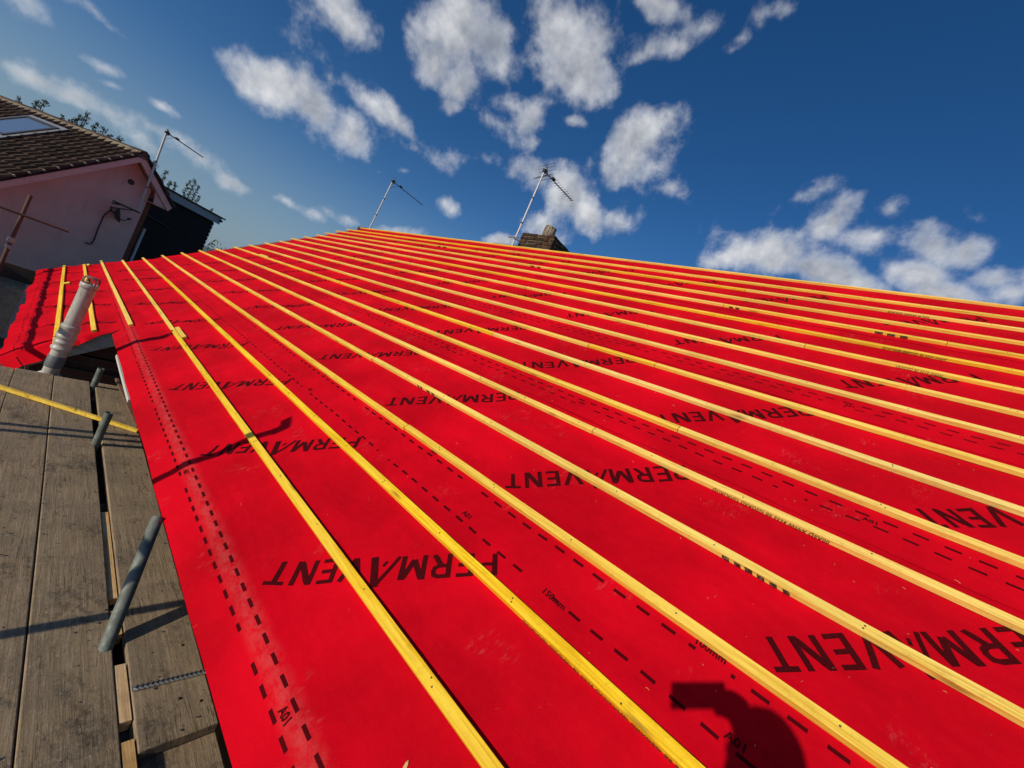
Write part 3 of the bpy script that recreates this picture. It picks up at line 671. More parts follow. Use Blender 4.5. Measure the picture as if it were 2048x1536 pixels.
# ------------------------------------------------------------------ chimney
ch = E('chimney_stack', 'sooty brick chimney stack with a ribbed pot behind the ridge', 'chimney', (5.0, 5.37, 3.1))
cx0, cx1, cy0, cy1, cz1 = 4.70, 5.33, 4.93, 5.80, 4.035
mb = MB(); mb.abox(cx0 + .012, cx1 - .012, cy0 + .012, cy1 - .012, 3.1, cz1 - .012); mb.build('mortar_core', MORTAR, ch)
mb = MB(); z = cz1 - .068; row = 0
while z > 3.15:
    for (p, q, ax) in (((cx0, cy0), (cx0, cy1), 1), ((cx1 - .1, cy0), (cx1 - .1, cy1), 1), ((cx0 + .1, cy0), (cx1 - .1, cy0), 0), ((cx0 + .1, cy1 - .1), (cx1 - .1, cy1 - .1), 0)):
        s0 = p[ax]; end = q[ax]; s0c = s0 - (.11 if row % 2 else 0)
        while s0c < end:
            l0 = max(s0c, s0) + .004; l1 = min(s0c + .215, end) - .004; j_ = [random.uniform(-.012, .012) for _ in range(3)]
            if l1 - l0 > .03:
                if ax == 1: mb.abox(p[0] + j_[0], p[0] + .1 + j_[0], l0, l1, z + j_[1] * .4, z + .062 + j_[2] * .5, tint=random.random())
                else: mb.abox(l0, l1, p[1] + j_[0], p[1] + .1 + j_[0], z + j_[1] * .4, z + .062 + j_[2] * .5, tint=random.random())
            s0c += .223
    z -= .075; row += 1
mb.build('brickwork', CHB, ch, bevel=.010)
mb = MB(); 
for (x, y) in ((5.02, 5.34),):
    mb.lathe((x, y, cz1 - .03), (0, 0, 1), [(.30, 0), (.27, .03), (.15, .06), (.05, .07)], 20)
mb.build('flaunching', MORTAR, ch)
pot = MB(); px_, py_ = 4.93, 5.33
prof = [(.12, 0), (.112, .05), (.108, .24), (.118, .25), (.122, .285), (.10, .285), (.09, .25), (.09, .1)]
n_ = 30; vs = []; fs = []
for (r, h) in prof:
    for k in range(n_):
        rr = r * (1 + (.13 if (k // 3) % 2 and h < .245 and h > .02 else 0)); vs.append((px_ + rr * math.cos(2 * math.pi * k / n_), py_ + rr * math.sin(2 * math.pi * k / n_), cz1 - .02 + h))
for i in range(len(prof) - 1):
    for k in range(n_): fs.append((i * n_ + k, i * n_ + (k + 1) % n_, (i + 1) * n_ + (k + 1) % n_, (i + 1) * n_ + k))
pot.add(vs, fs, 0, False); pot.build('chimney_pot', POT, ch)
mb = MB(); mb.abox(4.66, cx0 - .004, 4.9, 5.72, 3.70, 3.712); mb.build('lead_flashing', PLATE, ch)

# ------------------------------------------------------------------ aerials
def aerial(x, y, z0, z1, bx, by, L, label, rng=1.0, els=11, refl=.26, tilt=(0, 0)):
    t = E('television_aerial', label, 'aerial', (x, y, z0), 'television aerials on masts')
    top = Vector((x + tilt[0], y + tilt[1], z1)); mb = MB(); mb.tube([(x, y, z0), top], .019 * rng, 12); mb.build('mast', STEEL, t)
    d = Vector((bx, by, 0)).normalized(); s_ = Vector((-d.y, d.x, 0)); zb = z1 - .06; org = Vector((top.x, top.y, zb)) + d * .02
    mb = MB()
    for zz in (.3, .62): 
        p = Vector((x, y, z0)).lerp(top, zz); mb.tube([p - Vector((0, 0, .015)), p + Vector((0, 0, .015))], .023 * rng, 10)
    mb.build('mast_tape', BLACK, t)
    mb = MB(); mb.tube([org - d * .06, org + d * L], .011 * rng, 8); mb.build('boom', AERB, t)
    mb = MB()
    for i in range(els):
        p = org + d * (L * (.16 + .84 * i / (els - 1))); hl = (.12 - .04 * i / els) * (rng if refl > .2 else .5); mb.tube([p - s_ * hl + Vector((0, 0, .008)), p + s_ * hl + Vector((0, 0, .008))], .0042 * rng, 6)
    mb.build('director_rods', AERB, t)
    mb = MB()
    for sg in (1, -1):
        tip = org + Vector((0, 0, sg * (.14 if refl > .2 else .09))) - d * .10 * sg * 0 + d * -.03; mb.tube([org + d * .08, tip], .010 * rng, 6)
        for q in (.35, .7, 1.0):
            p = (org + d * .08).lerp(tip, q); mb.tube([p - s_ * refl, p + s_ * refl], .0042 * rng, 6)
    mb.build('reflector', AERB, t)
    mb = MB(); c0 = org + d * .22 + Vector((0, 0, .012)); mb.box(c0 - s_ * .03, s_ * .06, d * .09, Vector((0, 0, .035))); mb.box(org - d * .05 - s_ * .035 - Vector((0, 0, .03)), s_ * .07, d * .07, Vector((0, 0, .07)))
    mb.build('junction_box', BLACK, t, bevel=.005)
    mb = MB(); mb.tube([c0, c0 - d * .12 - Vector((0, 0, .10)), top + d * .024 - Vector((0, 0, .25))], .004, 6); mb.build('cable', BLACK, t)
    return t
t3 = aerial(4.60, 5.83, 3.66, 5.40, .93, -.15, .96, 'tall bright aerial mast standing beside the brick chimney', 1.0, 12)
mb = MB(); mb.tube([(4.55, 5.98, 3.83), (4.55, 5.70, 3.83)], .014, 8); mb.tube([(4.60, 5.83, 3.83), (4.71, 5.76, 3.83)], .012, 8); mb.tube([(4.56, 5.93, 3.83), (4.58, 5.90, 3.66)], .012, 8); mb.build('bracket', PLATE, t3)
aerial(4.58, 11.86, 3.62, 5.28, 1, -.02, 1.14, 'aerial mast at the far end of the ridge, left of the chimney', 1.0, 12, refl=.12, tilt=(0, -.17))

# ------------------------------------------------------------------ scaffold
BZ = -.55
def board(x0, x1, y0, y1, zt, label, name='scaffold_board', grp='weathered scaffold boards underfoot', m_=BOARD, cat='scaffold board', parts=None):
    mb = MB(); n_ = 10; vs = []
    ph = random.random() * 30
    for i in range(n_ + 1):
        y = y0 + (y1 - y0) * i / n_; e = .003 * noise.noise(Vector((y * .8, ph, 0))); 
        vs += [(x0 + e, y, zt - .038), (x1 + e, y, zt - .038), (x1 + e, y, zt + e), (x0 + e, y, zt - e * .6)]
    fs = []
    for i in range(n_):
        for k in range(4): fs.append((i * 4 + k, i * 4 + (k + 1) % 4, i * 4 + 4 + (k + 1) % 4, i * 4 + 4 + k))
    fs = [tuple(reversed(f)) for f in fs] + [(0, 1, 2, 3), tuple(n_ * 4 + k for k in (3, 2, 1, 0))]
    fs = [tuple(reversed(f)) for f in fs]
    mb.add(vs, fs); o = mb.build(name, m_, None, bevel=.004); return tag(o, label, cat, grp)
mx = [-.302, -.532, -.762, -.992, -1.222, -1.452]
ml = ['first main scaffold board left of the slotted gap with poles', 'second main scaffold board left of the pole gap', 'third main scaffold board, at the left edge of the photo', 'fourth main board of the scaffold, outside the left edge', 'fifth main board of the scaffold, outside the left edge', 'sixth, outermost main board of the scaffold']
for i, x in enumerate(mx):
    board(x - .225, x, 1.22 - .02 * (i % 2), 5.28 + (.03 if i == 1 else 0) - .0 * i, BZ - .002 * (i % 2), ml[i])
    board(x - .225, x, -2.8, 1.205 - .02 * (i % 2), BZ - .002 * (i % 2), ml[i].replace('main', 'rear main').replace('scaffold board', 'scaffold board behind the photographer'))
inner = board(-.262, -.035, 1.305, 5.30, BZ, 'narrow inner scaffold board between the pole gap and the membrane edge, with a metal strip')
board(-.255, -.030, -2.4, 1.60, BZ - .040, 'lower inner scaffold board emerging below the end of the one with the metal strip')
# zig-zag metal strip nailed across the inner board
mb = MB(); p0 = Vector((-.262, 1.560, BZ + .003)); p1 = Vector((-.036, 1.548, BZ + .003)); d = (p1 - p0); n_ = 15
mb.box(p0 + Vector((0, -.011, 0)), d, (0, .022, 0), (0, 0, .0015))
for i in range(n_):
    c0 = p0 + d * (i + .3) / n_
    for sg in (1, -1): mb.box(c0 + Vector((0, 0, .0018)), Vector((.011, sg * .012, 0)), Vector((.004, 0, 0)), Vector((0, 0, .004)))
mb.build('metal_strip', PLATE, inner)
mb = MB()
for (x, y) in ((-.075, 1.42), (-.09, 1.72), (-.135, 1.46), (-.06, 3.35), (-.09, 4.0), (-.12, 4.05)):
    mb.lathe((x, y, BZ - .002), (0, 0, 1), [(.007, 0), (.006, .006), (.0001, .007)], 8)
mb.build('bolt_heads', RUST, inner)
for (y0_, y1_, lab) in ((-1.0, 1.365, 'nearest'), (1.44, 1.70, 'second'), (1.855, 2.01, 'third'), (2.10, 2.86, 'fourth')):
    mb = MB(); mb.abox(-.3005, -.2665, y0_, y1_, BZ - .045, BZ - .004 - .006 * (lab == 'fourth')); tag(mb.build('packing_strip', PINE, None, bevel=.0015), lab + ' fresh pale timber strip filling the slotted gap between the boards', 'timber strip', 'pale timber strips in the slotted gap')
mb = MB(); mb.abox(-.40, -.12, -2.0, 5.2, -.74, -.70); tag(mb.build('gap_shade_plank', GAPW, None), 'near-black plank added deep below the slotted gap to stand for its shade', 'plank')  # added below the gap so that it reads dark instead of showing brick
def pole(x, y, z0, z1, label, r=.0242, m_=TUBE, lean=(0, 0), name='scaffold_tube', grp='scaffold tubes'):
    mb = MB(); mb.tube([(x, y, z0), (x + lean[0], y + lean[1], z1)], r, 20, hollow=.16); o = mb.build(name, m_, None); return tag(o, label, 'scaffold tube', grp)
pole(-.488, 1.122, -1.2, -.203, 'nearest leaning galvanised tube rising through the board gap', lean=(.261, 1.055))
pole(-.297, 3.80, -1.2, -.30, 'middle short upright tube in the board gap, beside the loose yellow batten')
pole(-.275, 5.17, -1.2, -.37, 'farthest short upright tube in the board gap, below the grey bargeboard')
for i, (y, lab) in enumerate(((1.46, 'nearest'), (2.10, 'second'), (3.05, 'third'), (4.5, 'farthest'))):
    mb = MB(); mb.tube([(-1.85, y, -.640), (.04, y, -.640)], .0242, 14, hollow=.16); o = mb.build('scaffold_tube', TUBE, None); tag(o, lab + ' cross tube carrying the boards, seen in the slotted gap', 'scaffold tube', 'scaffold tubes')
# guard rail with its uprights, out of frame to the left: they throw the thin shadows
mb = MB(); mb.tube([(-1.72, -2.6, .352), (-1.72, 5.4, .352)], .0242, 14, hollow=.16); tag(mb.build('scaffold_tube', TUBE, None), 'guard rail tube along the outer edge of the scaffold', 'scaffold tube', 'scaffold tubes')
pole(-1.77, 1.93, GZ, .40, 'nearest outer upright of the guard rail')
pole(-1.77, 3.86, GZ, .40, 'outer upright of the guard rail, first of a close pair')
pole(-1.77, 3.97, GZ, .38, 'outer upright of the guard rail, second of a close pair')
pole(-1.77, -2.2, GZ, .40, 'outer upright of the guard rail behind the photographer')
cp = pole(-1.77, 2.50, .30, 1.155, 'short tube clamped to the guard rail whose hooked shadow falls on the membrane', lean=(0, -.06), r=.034)
mb = MB(); mb.box((-1.80, 2.41, 1.10), (.06, 0, 0), (0, .12, .05), (0, 0, .05)); mb.box((-1.80, 2.40, 1.06), (.06, 0, 0), (0, .065, 0), (0, 0, .075)); mb.build('coupler', RUST, cp, bevel=.004)
# far, lower lift of the scaffold beside the neighbour's wall
FZ = -1.10
for i in range(4):
    x = -.93 - i * .232
    board(x - .225, x, 6.6, 13.1, FZ, ['first', 'second', 'third', 'outermost'][i] + ' board of the lower far scaffold, counted from the membrane edge', grp='boards of the lower far scaffold')
mb = MB(); mb.abox(-1.93, -1.89, 6.3, 13.2, FZ, FZ + .52); tag(mb.build('toe_board', DECKM, None, bevel=.003), 'toe board added at the outer edge of the lower far scaffold to shade it', 'toe board')  # added, and made tall, to throw shade over the far boards
mb = MB(); mb.abox(-1.88, -.72, 13.12, 13.16, FZ, FZ + .32); tag(mb.build('toe_board', DECKM, None, bevel=.003), 'dark brown toe board across the far end of the scaffold, below the pink wall', 'toe board')
pole(-1.31, 12.5, FZ - 1.9, .70, 'upright tube in front of the pink rendered wall', m_=DKTUBE, r=.03)
mb = MB(); mb.tube([(-2.5, 12.44, .265), (-.70, 12.44, .300)], .0242, 14, hollow=.16); tag(mb.build('scaffold_tube', DKTUBE, None), 'level tube crossing the upright in front of the pink wall', 'scaffold tube', 'scaffold tubes')
mb = MB(); mb.abox(-1.36, -1.26, 12.40, 12.54, -.30, -.20); mb.abox(-1.345, -1.275, 12.41, 12.56, -.42, -.34); tag(mb.build('coupler', PLATE, None, bevel=.008), 'steel coupler on the upright in front of the pink wall', 'coupler')
mb = MB(); mb.tube([(-2.0, 5.9, -.03), (-2.0, 14.0, -.03)], .0300, 14, hollow=.16); tag(mb.build('scaffold_tube', TUBE, None), 'rail of the lower far scaffold that shades the low membrane skirt', 'scaffold tube', 'scaffold tubes')
pole(-2.05, 6.2, GZ, .3, 'near upright of the lower far scaffold')
pole(-2.05, 13.6, GZ, .3, 'far upright of the lower far scaffold')
mb = MB(); pts = []
vs = []; fs = []
for i in range(9):
    for j in range(5): vs.append((-1.50 + .07 * i, 7.2 + .16 * j + .03 * math.sin(i), FZ + .05 + .05 * abs(math.sin(i * 1.3 + j)) ))
for i in range(8):
    for j in range(4): fs.append((i * 5 + j, (i + 1) * 5 + j, (i + 1) * 5 + j + 1, i * 5 + j + 1))
mb.add(vs, fs, 0, True); o = mb.build('membrane_scrap', FELT, None, rc=[(v_[0], v_[1], 0) for v_ in vs]); tag(o, 'crumpled red membrane scrap lying on the shaded far boards', 'membrane scrap')
mb = MB(); mb.box((-1.62, 9.35, FZ + .003), (.50, .22, 0), (.014, -.035, 0), (0, 0, .025)); tag(mb.build('batten_offcut', BATT, None), 'yellow batten offcut on the shaded far boards', 'batten', 'batten offcuts lying about')

# loose yellow batten across the main boards
mb = MB(); p0 = Vector((-1.30, 5.045, BZ + .003)); p1 = Vector((-.055, 4.085, BZ + .006)); d = p1 - p0; sd_ = Vector((-d.y, d.x, 0)).normalized() * .036
mb.box(p0, d, sd_, Vector((0, 0, .025)))
lo = mb.build('loose_batten', BATT2, None, bevel=.0015, origin=(0, 0, 0)); tag(lo, 'loose yellow batten lying askew across the grey scaffold boards', 'batten')
# rusty bar
mb = MB(); mb.box((-.140, 5.30, BZ + .06), (.085, -1.15, -.045), (.022, 0, 0), (0, 0, .02)); tag(mb.build('rusty_bar', RUST, None), 'thin rusty flat bar lying along the inner board under the membrane edge', 'metal bar')

# ------------------------------------------------------------------ soil pipe
pb = Vector((-.555, 5.36, -.62)); pt = Vector((-.545, 5.35, .415))
sp = E('soil_vent_pipe', 'grey plastic soil vent pipe with a caged top standing at the scaffold end', 'vent pipe', pb)
ax = (pt - pb).normalized(); Lp = (pt - pb).length
mb = MB(); mb.lathe(pb, ax, [(.055, 0), (.055, Lp - .09)], 28); mb.build('pipe', PVC, sp)
mb = MB(); mb.lathe(pb, ax, [(.055, .02), (.080, .022), (.080, .045), (.067, .05), (.064, .06), (.056, .062)], 28); mb.build('base_collar', WHITE, sp)
mb = MB(); mb.lathe(pb, ax, [(.0555, .295), (.068, .30), (.070, .325), (.062, .33), (.060, .36), (.067, .365), (.069, .385), (.063, .39), (.062, .415), (.070, .42), (.072, .445), (.064, .45), (.0645, .52), (.0665, .523), (.0665, .545), (.0585, .55), (.0555, .552)], 28)
mb.tube([pb + ax * .475 + Vector((math.cos(t_) * .066, math.sin(t_) * .066, .018 * math.cos(t_ * 1.0))) for t_ in [k * math.pi / 8 for k in range(17)]], .006, 6)
mb.build('socket', PVC, sp)
mb = MB(); mb.lathe(pb, ax, [(.0605, .13), (.0605, .235), (.0560, .24)], 28); mb.lathe(pb, ax, [(.0560, .125), (.0605, .13)], 28); mb.build('band', PVCDK, sp)
mb = MB(); mb.lathe(pb, ax, [(.056, Lp - .115), (.0625, Lp - .11), (.0640, Lp - .065), (.058, Lp - .062), (.050, Lp - .062), (.050, Lp - .11)], 28); mb.build('cap_collar', PVC, sp)
mb = MB()
for k in range(12):
    t_ = 2 * math.pi * k / 12; q = pb + ax * (Lp - .068) + Vector((math.cos(t_) * .054, math.sin(t_) * .054, 0)); mb.tube([q, q + ax * .05 + Vector((math.cos(t_), math.sin(t_), 0)) * .004, q + ax * .064 - Vector((math.cos(t_), math.sin(t_), 0)) * .010], .0042, 6)
mb.lathe(pb + ax * (Lp - .006), ax, [(.046, 0), (.050, .004), (.046, .008), (.001, .010)], 24); mb.build('cage', PVCCAGE, sp)

# ------------------------------------------------------------------ neighbour's house
t28 = rad(28); UX = Vector((math.cos(t28), math.sin(t28), 0)); UY = Vector((-math.sin(t28), math.cos(t28), 0)); UZ = Vector((0, 0, 1))
PK = Vector((.012, 16.0, 2.848))
def L3(u, v, w): return PK + UX * u + UY * v + UZ * w
nb = E('neighbour_house', 'pink rendered gabled house with a brown tiled roof beyond the far verge', 'house', (PK.x, PK.y, GZ))
def poly_prism(mb, pts, v0, v1, mi=0):
    n_ = len(pts); vs = [L3(u, v0, w) for u, w in pts] + [L3(u, v1, w) for u, w in pts]
    fs = [tuple(range(n_)), tuple(range(2 * n_ - 1, n_ - 1, -1))] + [(i, n_ + i, n_ + (i + 1) % n_, (i + 1) % n_) for i in range(n_)]
    mb.add(vs, fs, mi)
GW = GZ - PK.z
mb = MB(); poly_prism(mb, [(-5.2, GW), (.68, GW), (.68, -.78), (.1, -.26), (0, -.2), (-5.2, -5.35)], .30, .42)
mb.build('rendered_wall', RENDER, nb)
mb = MB(); mb.box(L3(.68, .305, GW), UX * -.05 + Vector((0, 0, 0)), UY * 9.5, UZ * (-.8 - GW)); mb.build('brick_return_wall', BRICK2, nb)
mb = MB(); mb.box(L3(.685, .302, GW), UX * .13, UY * .12, UZ * (-1.10 - GW)); mb.build('brick_quoin', BRICK2, nb)
# bargeboards
SLL = (-1.0, -1.009); SLR = (1.1, -.94)
mb = MB(); poly_prism(mb, [(0, -.03), (0, -.24), (-5.2, -5.2 * 1.009 - .24), (-5.2, -5.2 * 1.009 - .03)], -.03, .0); mb.build('bargeboard', PINKB, nb)
mb = MB(); poly_prism(mb, [(.002, -.03), (1.12, -.985), (1.04, -1.14), (.93, -1.05), (.002, -.25)], -.03, .0); mb.build('bargeboard', PINKB, nb)
mb = MB(); poly_prism(mb, [(.60, -.80), (.98, -1.10), (.66, -1.12)], .002, .03); mb.box(L3(.68, .0, -1.13), UX * .36, UY * 6, UZ * .02); mb.build('boxed_eave', PINKB, nb)
mb = MB(); poly_prism(mb, [(0, -.05), (0, -.07), (-5.2, -5.2 * 1.009 - .07), (-5.2, -5.2 * 1.009 - .05)], .005, .30); poly_prism(mb, [(.01, -.06), (1.05, -.96), (1.03, -.98), (.01, -.08)], .005, 9.6); mb.build('soffit_board', PINKB, nb)
# tiles
def tiles(mb, org, du, dv, nrm, n_u, n_v, pw, pl):
    """org ridge corner; du along ridge, dv down slope, course by course, each tile a rolled slab"""
    prof = [(0, .030), (.08, .066), (.20, .074), (.32, .060), (.40, .008), (.80, .002), (.90, .008), (1.0, .012)]
    for j in range(n_v):
        for i in range(n_u):
            o_ = org + du * (i * pw + ((j % 2) * pw * .5 * 0)) + dv * (j * pl); jt = random.uniform(-.004, .004)
            vs = []; n_ = len(prof)
            for (s, lift0) in ((0.0, 0.0), (1.12, .040)):
                for (p, h) in prof: vs.append(o_ + du * (p * pw * .99) + dv * (s * pl) + nrm * (h + lift0 + jt))
            for (p, h) in prof: vs.append(o_ + du * (p * pw * .99) + dv * (1.12 * pl) + nrm * (.004 + jt * 0))
            fs = [(k, k + 1, n_ + k + 1, n_ + k) for k in range(n_ - 1)] + [(n_ + k, n_ + k + 1, 2 * n_ + k + 1, 2 * n_ + k) for k in range(n_ - 1)]
            fs += [(0, n_, 2 * n_), (n_ - 1, 3 * n_ - 1, 2 * n_ - 1)]
            mb.add(vs, fs, 0, False, tint=random.random())
dvL = (UX * -1 + UZ * -1.009).normalized(); nL = dvL.cross(UY).normalized(); nL = nL if nL.z > 0 else -nL
dvR = (UX * 1.1 + UZ * -.94).normalized(); nR = dvR.cross(UY).normalized(); nR = nR if nR.z > 0 else -nR
mb = MB(); poly_prism(mb, [(0, -.015), (0, -.045), (-5.2, -5.2 * 1.009 - .045), (-5.2, -5.2 * 1.009 - .015)], -.05, 10.0)
tiles(mb, L3(0, -.06, 0) + nL * -.005, UY, dvL, nL, 38, 26, .262, .275); mb.build('tiled_slope', TILE, nb)
mb = MB(); poly_prism(mb, [(.004, -.015), (1.12, -.97), (1.10, -.99), (.004, -.045)], -.05, 10.0)
tiles(mb, L3(0, -.06, 0) + nR * -.005, UY, dvR, nR, 33, 4, .305, .36); mb.build('tiled_slope', TILE, nb)
mb = MB(); vs = []
poly_prism(mb, [(-.17, -.165), (.15, -.12), (.10, .03), (0, .075), (-.10, .03), (-.16, -.085)], -.045, 10.0); mb.build('mortar_bed', BED, nb)
mb = MB()
for i in range(22):
    pts_ = [(-.135, -.055), (-.10, .035), (0, .09 + random.uniform(-.004, .004)), (.10, .035), (.135, -.055), (.10, -.07), (.08, .02), (0, .06), (-.08, .02), (-.10, -.07)]
    n_ = 10; v0 = -.06 + i * .46; v1 = v0 + .452; e = random.uniform(-.006, .006)
    vs = [L3(u, v0, w + e) for u, w in pts_] + [L3(u, v1, w + e) for u, w in pts_]
    mb.add(vs, [(k, n_ + k, n_ + (k + 1) % n_, (k + 1) % n_) for k in range(n_)] + [(0, 1, 8, 9), (1, 2, 7, 8), (2, 3, 6, 7), (3, 4, 5, 6)], 0, False, tint=random.random())
mb.build('ridge_tiles', TILE, nb)
mb = MB()
for j in range(18):
    p = L3(0, -.07, 0) + dvL * (.30 + j * .275) + nL * .03; mb.box(p - UY * .03, dvL * .03, UY * .10, nL * .035)
mb.build('verge_clips', PLATE, nb)
# skylight
def onL(s, v, h): return L3(0, v, 0) + dvL * s + nL * h
mb = MB(); s0, s1, v0, v1 = .50, 1.72, 2.45, 3.75
for (a_, b_, c_, d_) in ((s0, s0 + .09, v0, v1), (s1 - .09, s1, v0, v1), (s0 + .09, s1 - .09, v0, v0 + .09), (s0 + .09, s1 - .09, v1 - .09, v1)):
    mb.box(onL(a_, c_, .0), dvL * (b_ - a_), UY * (d_ - c_), nL * .125)
sk = mb.build('skylight', CHARC, nb)
mb = MB(); mb.box(onL(s0 + .085, v0 + .085, .088), dvL * (s1 - s0 - .17), UY * (v1 - v0 - .17), nL * .02); mb.build('pane', GLASS, sk)
mb = MB()
for (a_, b_, c_, d_) in ((s0 - .13, s0, v0 - .13, v1 + .13), (s1, s1 + .16, v0 - .13, v1 + .13), (s0, s1, v0 - .13, v0), (s0, s1, v1, v1 + .13)): mb.box(onL(a_, c_, .085), dvL * (b_ - a_), UY * (d_ - c_), nL * .012)
mb.build('flashing', PLATE, sk)
# vent hole in the wall
mb = MB(); mb.lathe(L3(.16, .30, -.84), -UY, [(.075, -.01), (.075, .02), (.052, .022), (.001, .018)], 20); mb.build('wall_vent', CHARC, nb)
# flat-roofed dark extension behind
dx = E('flat_roof_block', 'dark tile-hung flat roofed block with a grey fascia behind the pink house', 'building', L3(2.8, 4, GW))
mb = MB(); mb.box(L3(.70, 2.52, GW), UX * 3.66, UY * 5, UZ * (-.50 - GW)); 
for i in range(14): mb.box(L3(4.36, 2.50, -.62 - i * .16), UX * .03, UY * .12, UZ * -.14)
mb.build('tile_hung_wall', DARKT, dx)
mb = MB(); mb.box(L3(.70, 2.36, -.60), UX * 3.78, UY * .03, UZ * .26); mb.build('fascia_board', GREYF, dx)
mb = MB(); mb.box(L3(.70, 2.30, -.335), UX * 3.90, UY * 5.3, UZ * .05); mb.tube([L3(4.47, 2.3, -.44), L3(4.47, 7, -.44)], .05, 8); mb.build('flat_roof', ASPH, dx)
mb = MB(); mb.tube([L3(1.05, 2.47, -1.3), L3(3.0, 2.47, -1.55)], .025, 8); mb.build('cable', CHARC, dx)
mb = MB(); mb.tube([L3(.93, .35, -1.9), L3(.93, .35, GW)], .035, 10); mb.build('downpipe', WHITE, nb)
# neighbour's aerial on a wall bracket, with the dish under it
a1 = aerial(L3(.33, -.10, 0).x, L3(.33, -.10, 0).y, PK.z - 1.52, PK.z + .90, UX.x, UX.y, 1.06, 'aerial mast on a wall bracket at the pink gable', 1.35, 7, refl=.05, tilt=(L3(.19, -.12, 0) - L3(.33, -.10, 0)).xy)
mb = MB(); mb.tube([L3(-.25, -.07, -1.54), L3(.40, -.07, -1.54)], .022, 8); mb.tube([L3(-.02, -.07, -1.54), L3(-.02, .31, -1.60)], .02, 8); mb.tube([L3(.28, -.07, -1.54), L3(.0, .30, -1.72)], .014, 8); mb.build('bracket', DKTUBE, a1)
ds = E('satellite_dish', 'small dark satellite dish under the aerial bracket on the pink wall, with a dangling cable', 'satellite dish', L3(.06, .2, -1.9))
mb = MB(); dd = (UX * .75 - UY * .35 + UZ * .25).normalized(); mb.lathe(L3(.03, .14, -1.86), dd, [(.001, 0), (.08, .012), (.15, .04), (.20, .085), (.205, .08), (.15, .03), (.08, .0), (.001, -.01)], 24); mb.build('dish', CHARC, ds)
mb = MB(); c0 = L3(.03, .14, -1.86); mb.tube([c0 - UZ * .10, c0 + dd * .22 - UZ * .12, c0 + dd * .30 - UZ * .05], .012, 8); mb.tube([c0 + dd * .26 - UZ * .06, c0 + dd * .33 - UZ * .04], .03, 10); mb.build('feed_arm', CHARC, ds)
mb = MB(); mb.tube([c0, L3(.0, .27, -1.80), L3(-.02, .30, -1.70)], .018, 8); mb.build('mount', CHARC, ds)
mb = MB(); mb.tube([L3(-.02, .22, -1.75), L3(-.10, .27, -2.0), L3(-.10, .28, -2.4), L3(-.08, .28, -2.72), L3(-.10, .28, -2.87), L3(-.16, .28, -2.91), L3(-.22, .28, -2.88)], .014, 8); mb.build('cable', BLACK, ds)

# ------------------------------------------------------------------ vegetation
def leaf_cluster(mb, c, r, n_, size):
    for _ in range(n_):
        v = Vector((random.gauss(0, 1), random.gauss(0, 1), random.gauss(0, 1))); v = v.normalized() * r * random.random() ** .5
        p = c + v; a_ = Vector((random.gauss(0, 1), random.gauss(0, 1), random.gauss(0, 1))).normalized(); b_ = a_.orthogonal().normalized(); s_ = size * random.uniform(.6, 1.3)
        mb.add([p - a_ * s_, p + b_ * s_ * .5, p + a_ * s_, p - b_ * s_ * .5], [(0, 1, 2, 3)], 0, False, tint=random.random())
def sprig_tree(base, tips, label):
    t = E('leggy_tree', label, 'tree', base, 'leggy trees behind the neighbouring house'); base = Vector(base)
    br = MB(); lv = MB(); br.tube([base, base + Vector((.05, 0, 2.2))], .07, 8, radii=[.09, .06]); tk = br.build('trunk', BARK, t)
    b2 = MB(); hub = base + Vector((.05, 0, 2.2))
    for tip in tips:
        tip = Vector(tip); md = hub.lerp(tip, .55) + Vector((random.uniform(-.1, .1), 0, .1)); b2.tube([hub, tip - Vector((0, 0, 1.1)), tip], .02, 6, radii=[.04, .022, .008])
        n_ = 16
        for k in range(n_):
            c0 = tip - Vector((0, 0, 1.0)) * (1 - k / (n_ - 1)) + (md - tip).normalized() * 0.0; leaf_cluster(lv, c0 + Vector((random.uniform(-.06, .06), random.uniform(-.06, .06), random.uniform(-.03, .03))), random.uniform(.05, .11), 26, .030)
    b2.build('limbs', BARK, t); lv.build('foliage', LEAF, t)
def tipsat(pxs, k): 
    out = []
    for (u, v) in pxs:
        d_ = pixdir(u, v); n_ = UY; s = (n_.dot(PK + UY * k) - n_.dot(CAMPOS)) / n_.dot(d_); out.append(CAMPOS + d_ * s)
    return out
for (pxs, k, lab) in (([(41, 197), (76, 203), (88, 201)], 9.0, 'leggy tree whose three sprigs show above the far left end of the tiled ridge'),
                      ([(130, 236), (146, 237), (160, 232), (178, 226), (192, 246), (209, 256)], 7.0, 'leggy tree with the tallest sprigs above the middle of the tiled ridge'),
                      ([(239, 274), (218, 270)], 4.5, 'leggy tree with low sprigs near the gable end of the tiled ridge'),
                      ([(310, 326), (332, 343), (342, 364), (352, 368)], 6.2, 'leggy tree right of the pink gable'),
                      ([(379, 362), (391, 360), (396, 372), (398, 392), (424, 418)], 8.6, 'leggy tree standing above the dark flat roof')):
    tips = tipsat(pxs, k); c0 = sum(tips, Vector()) / len(tips); sprig_tree((c0.x, c0.y, GZ), tips, lab)
def bush_tree(base, h, r, label):
    t = E('round_tree', label, 'tree', base, 'distant trees'); base = Vector(base); mb = MB(); mb.tube([base, base + Vector((0, 0, h * .6))], .2, 8, radii=[.22, .12]); mb.build('trunk', BARK, t)
    mb = MB()
    for _ in range(60):
        v = Vector((random.gauss(0, .5), random.gauss(0, .5), random.gauss(0, .45))); leaf_cluster(mb, base + Vector((0, 0, h * .68)) + v * r, r * .32, 26, .16)
    mb.build('foliage', LEAF, t)
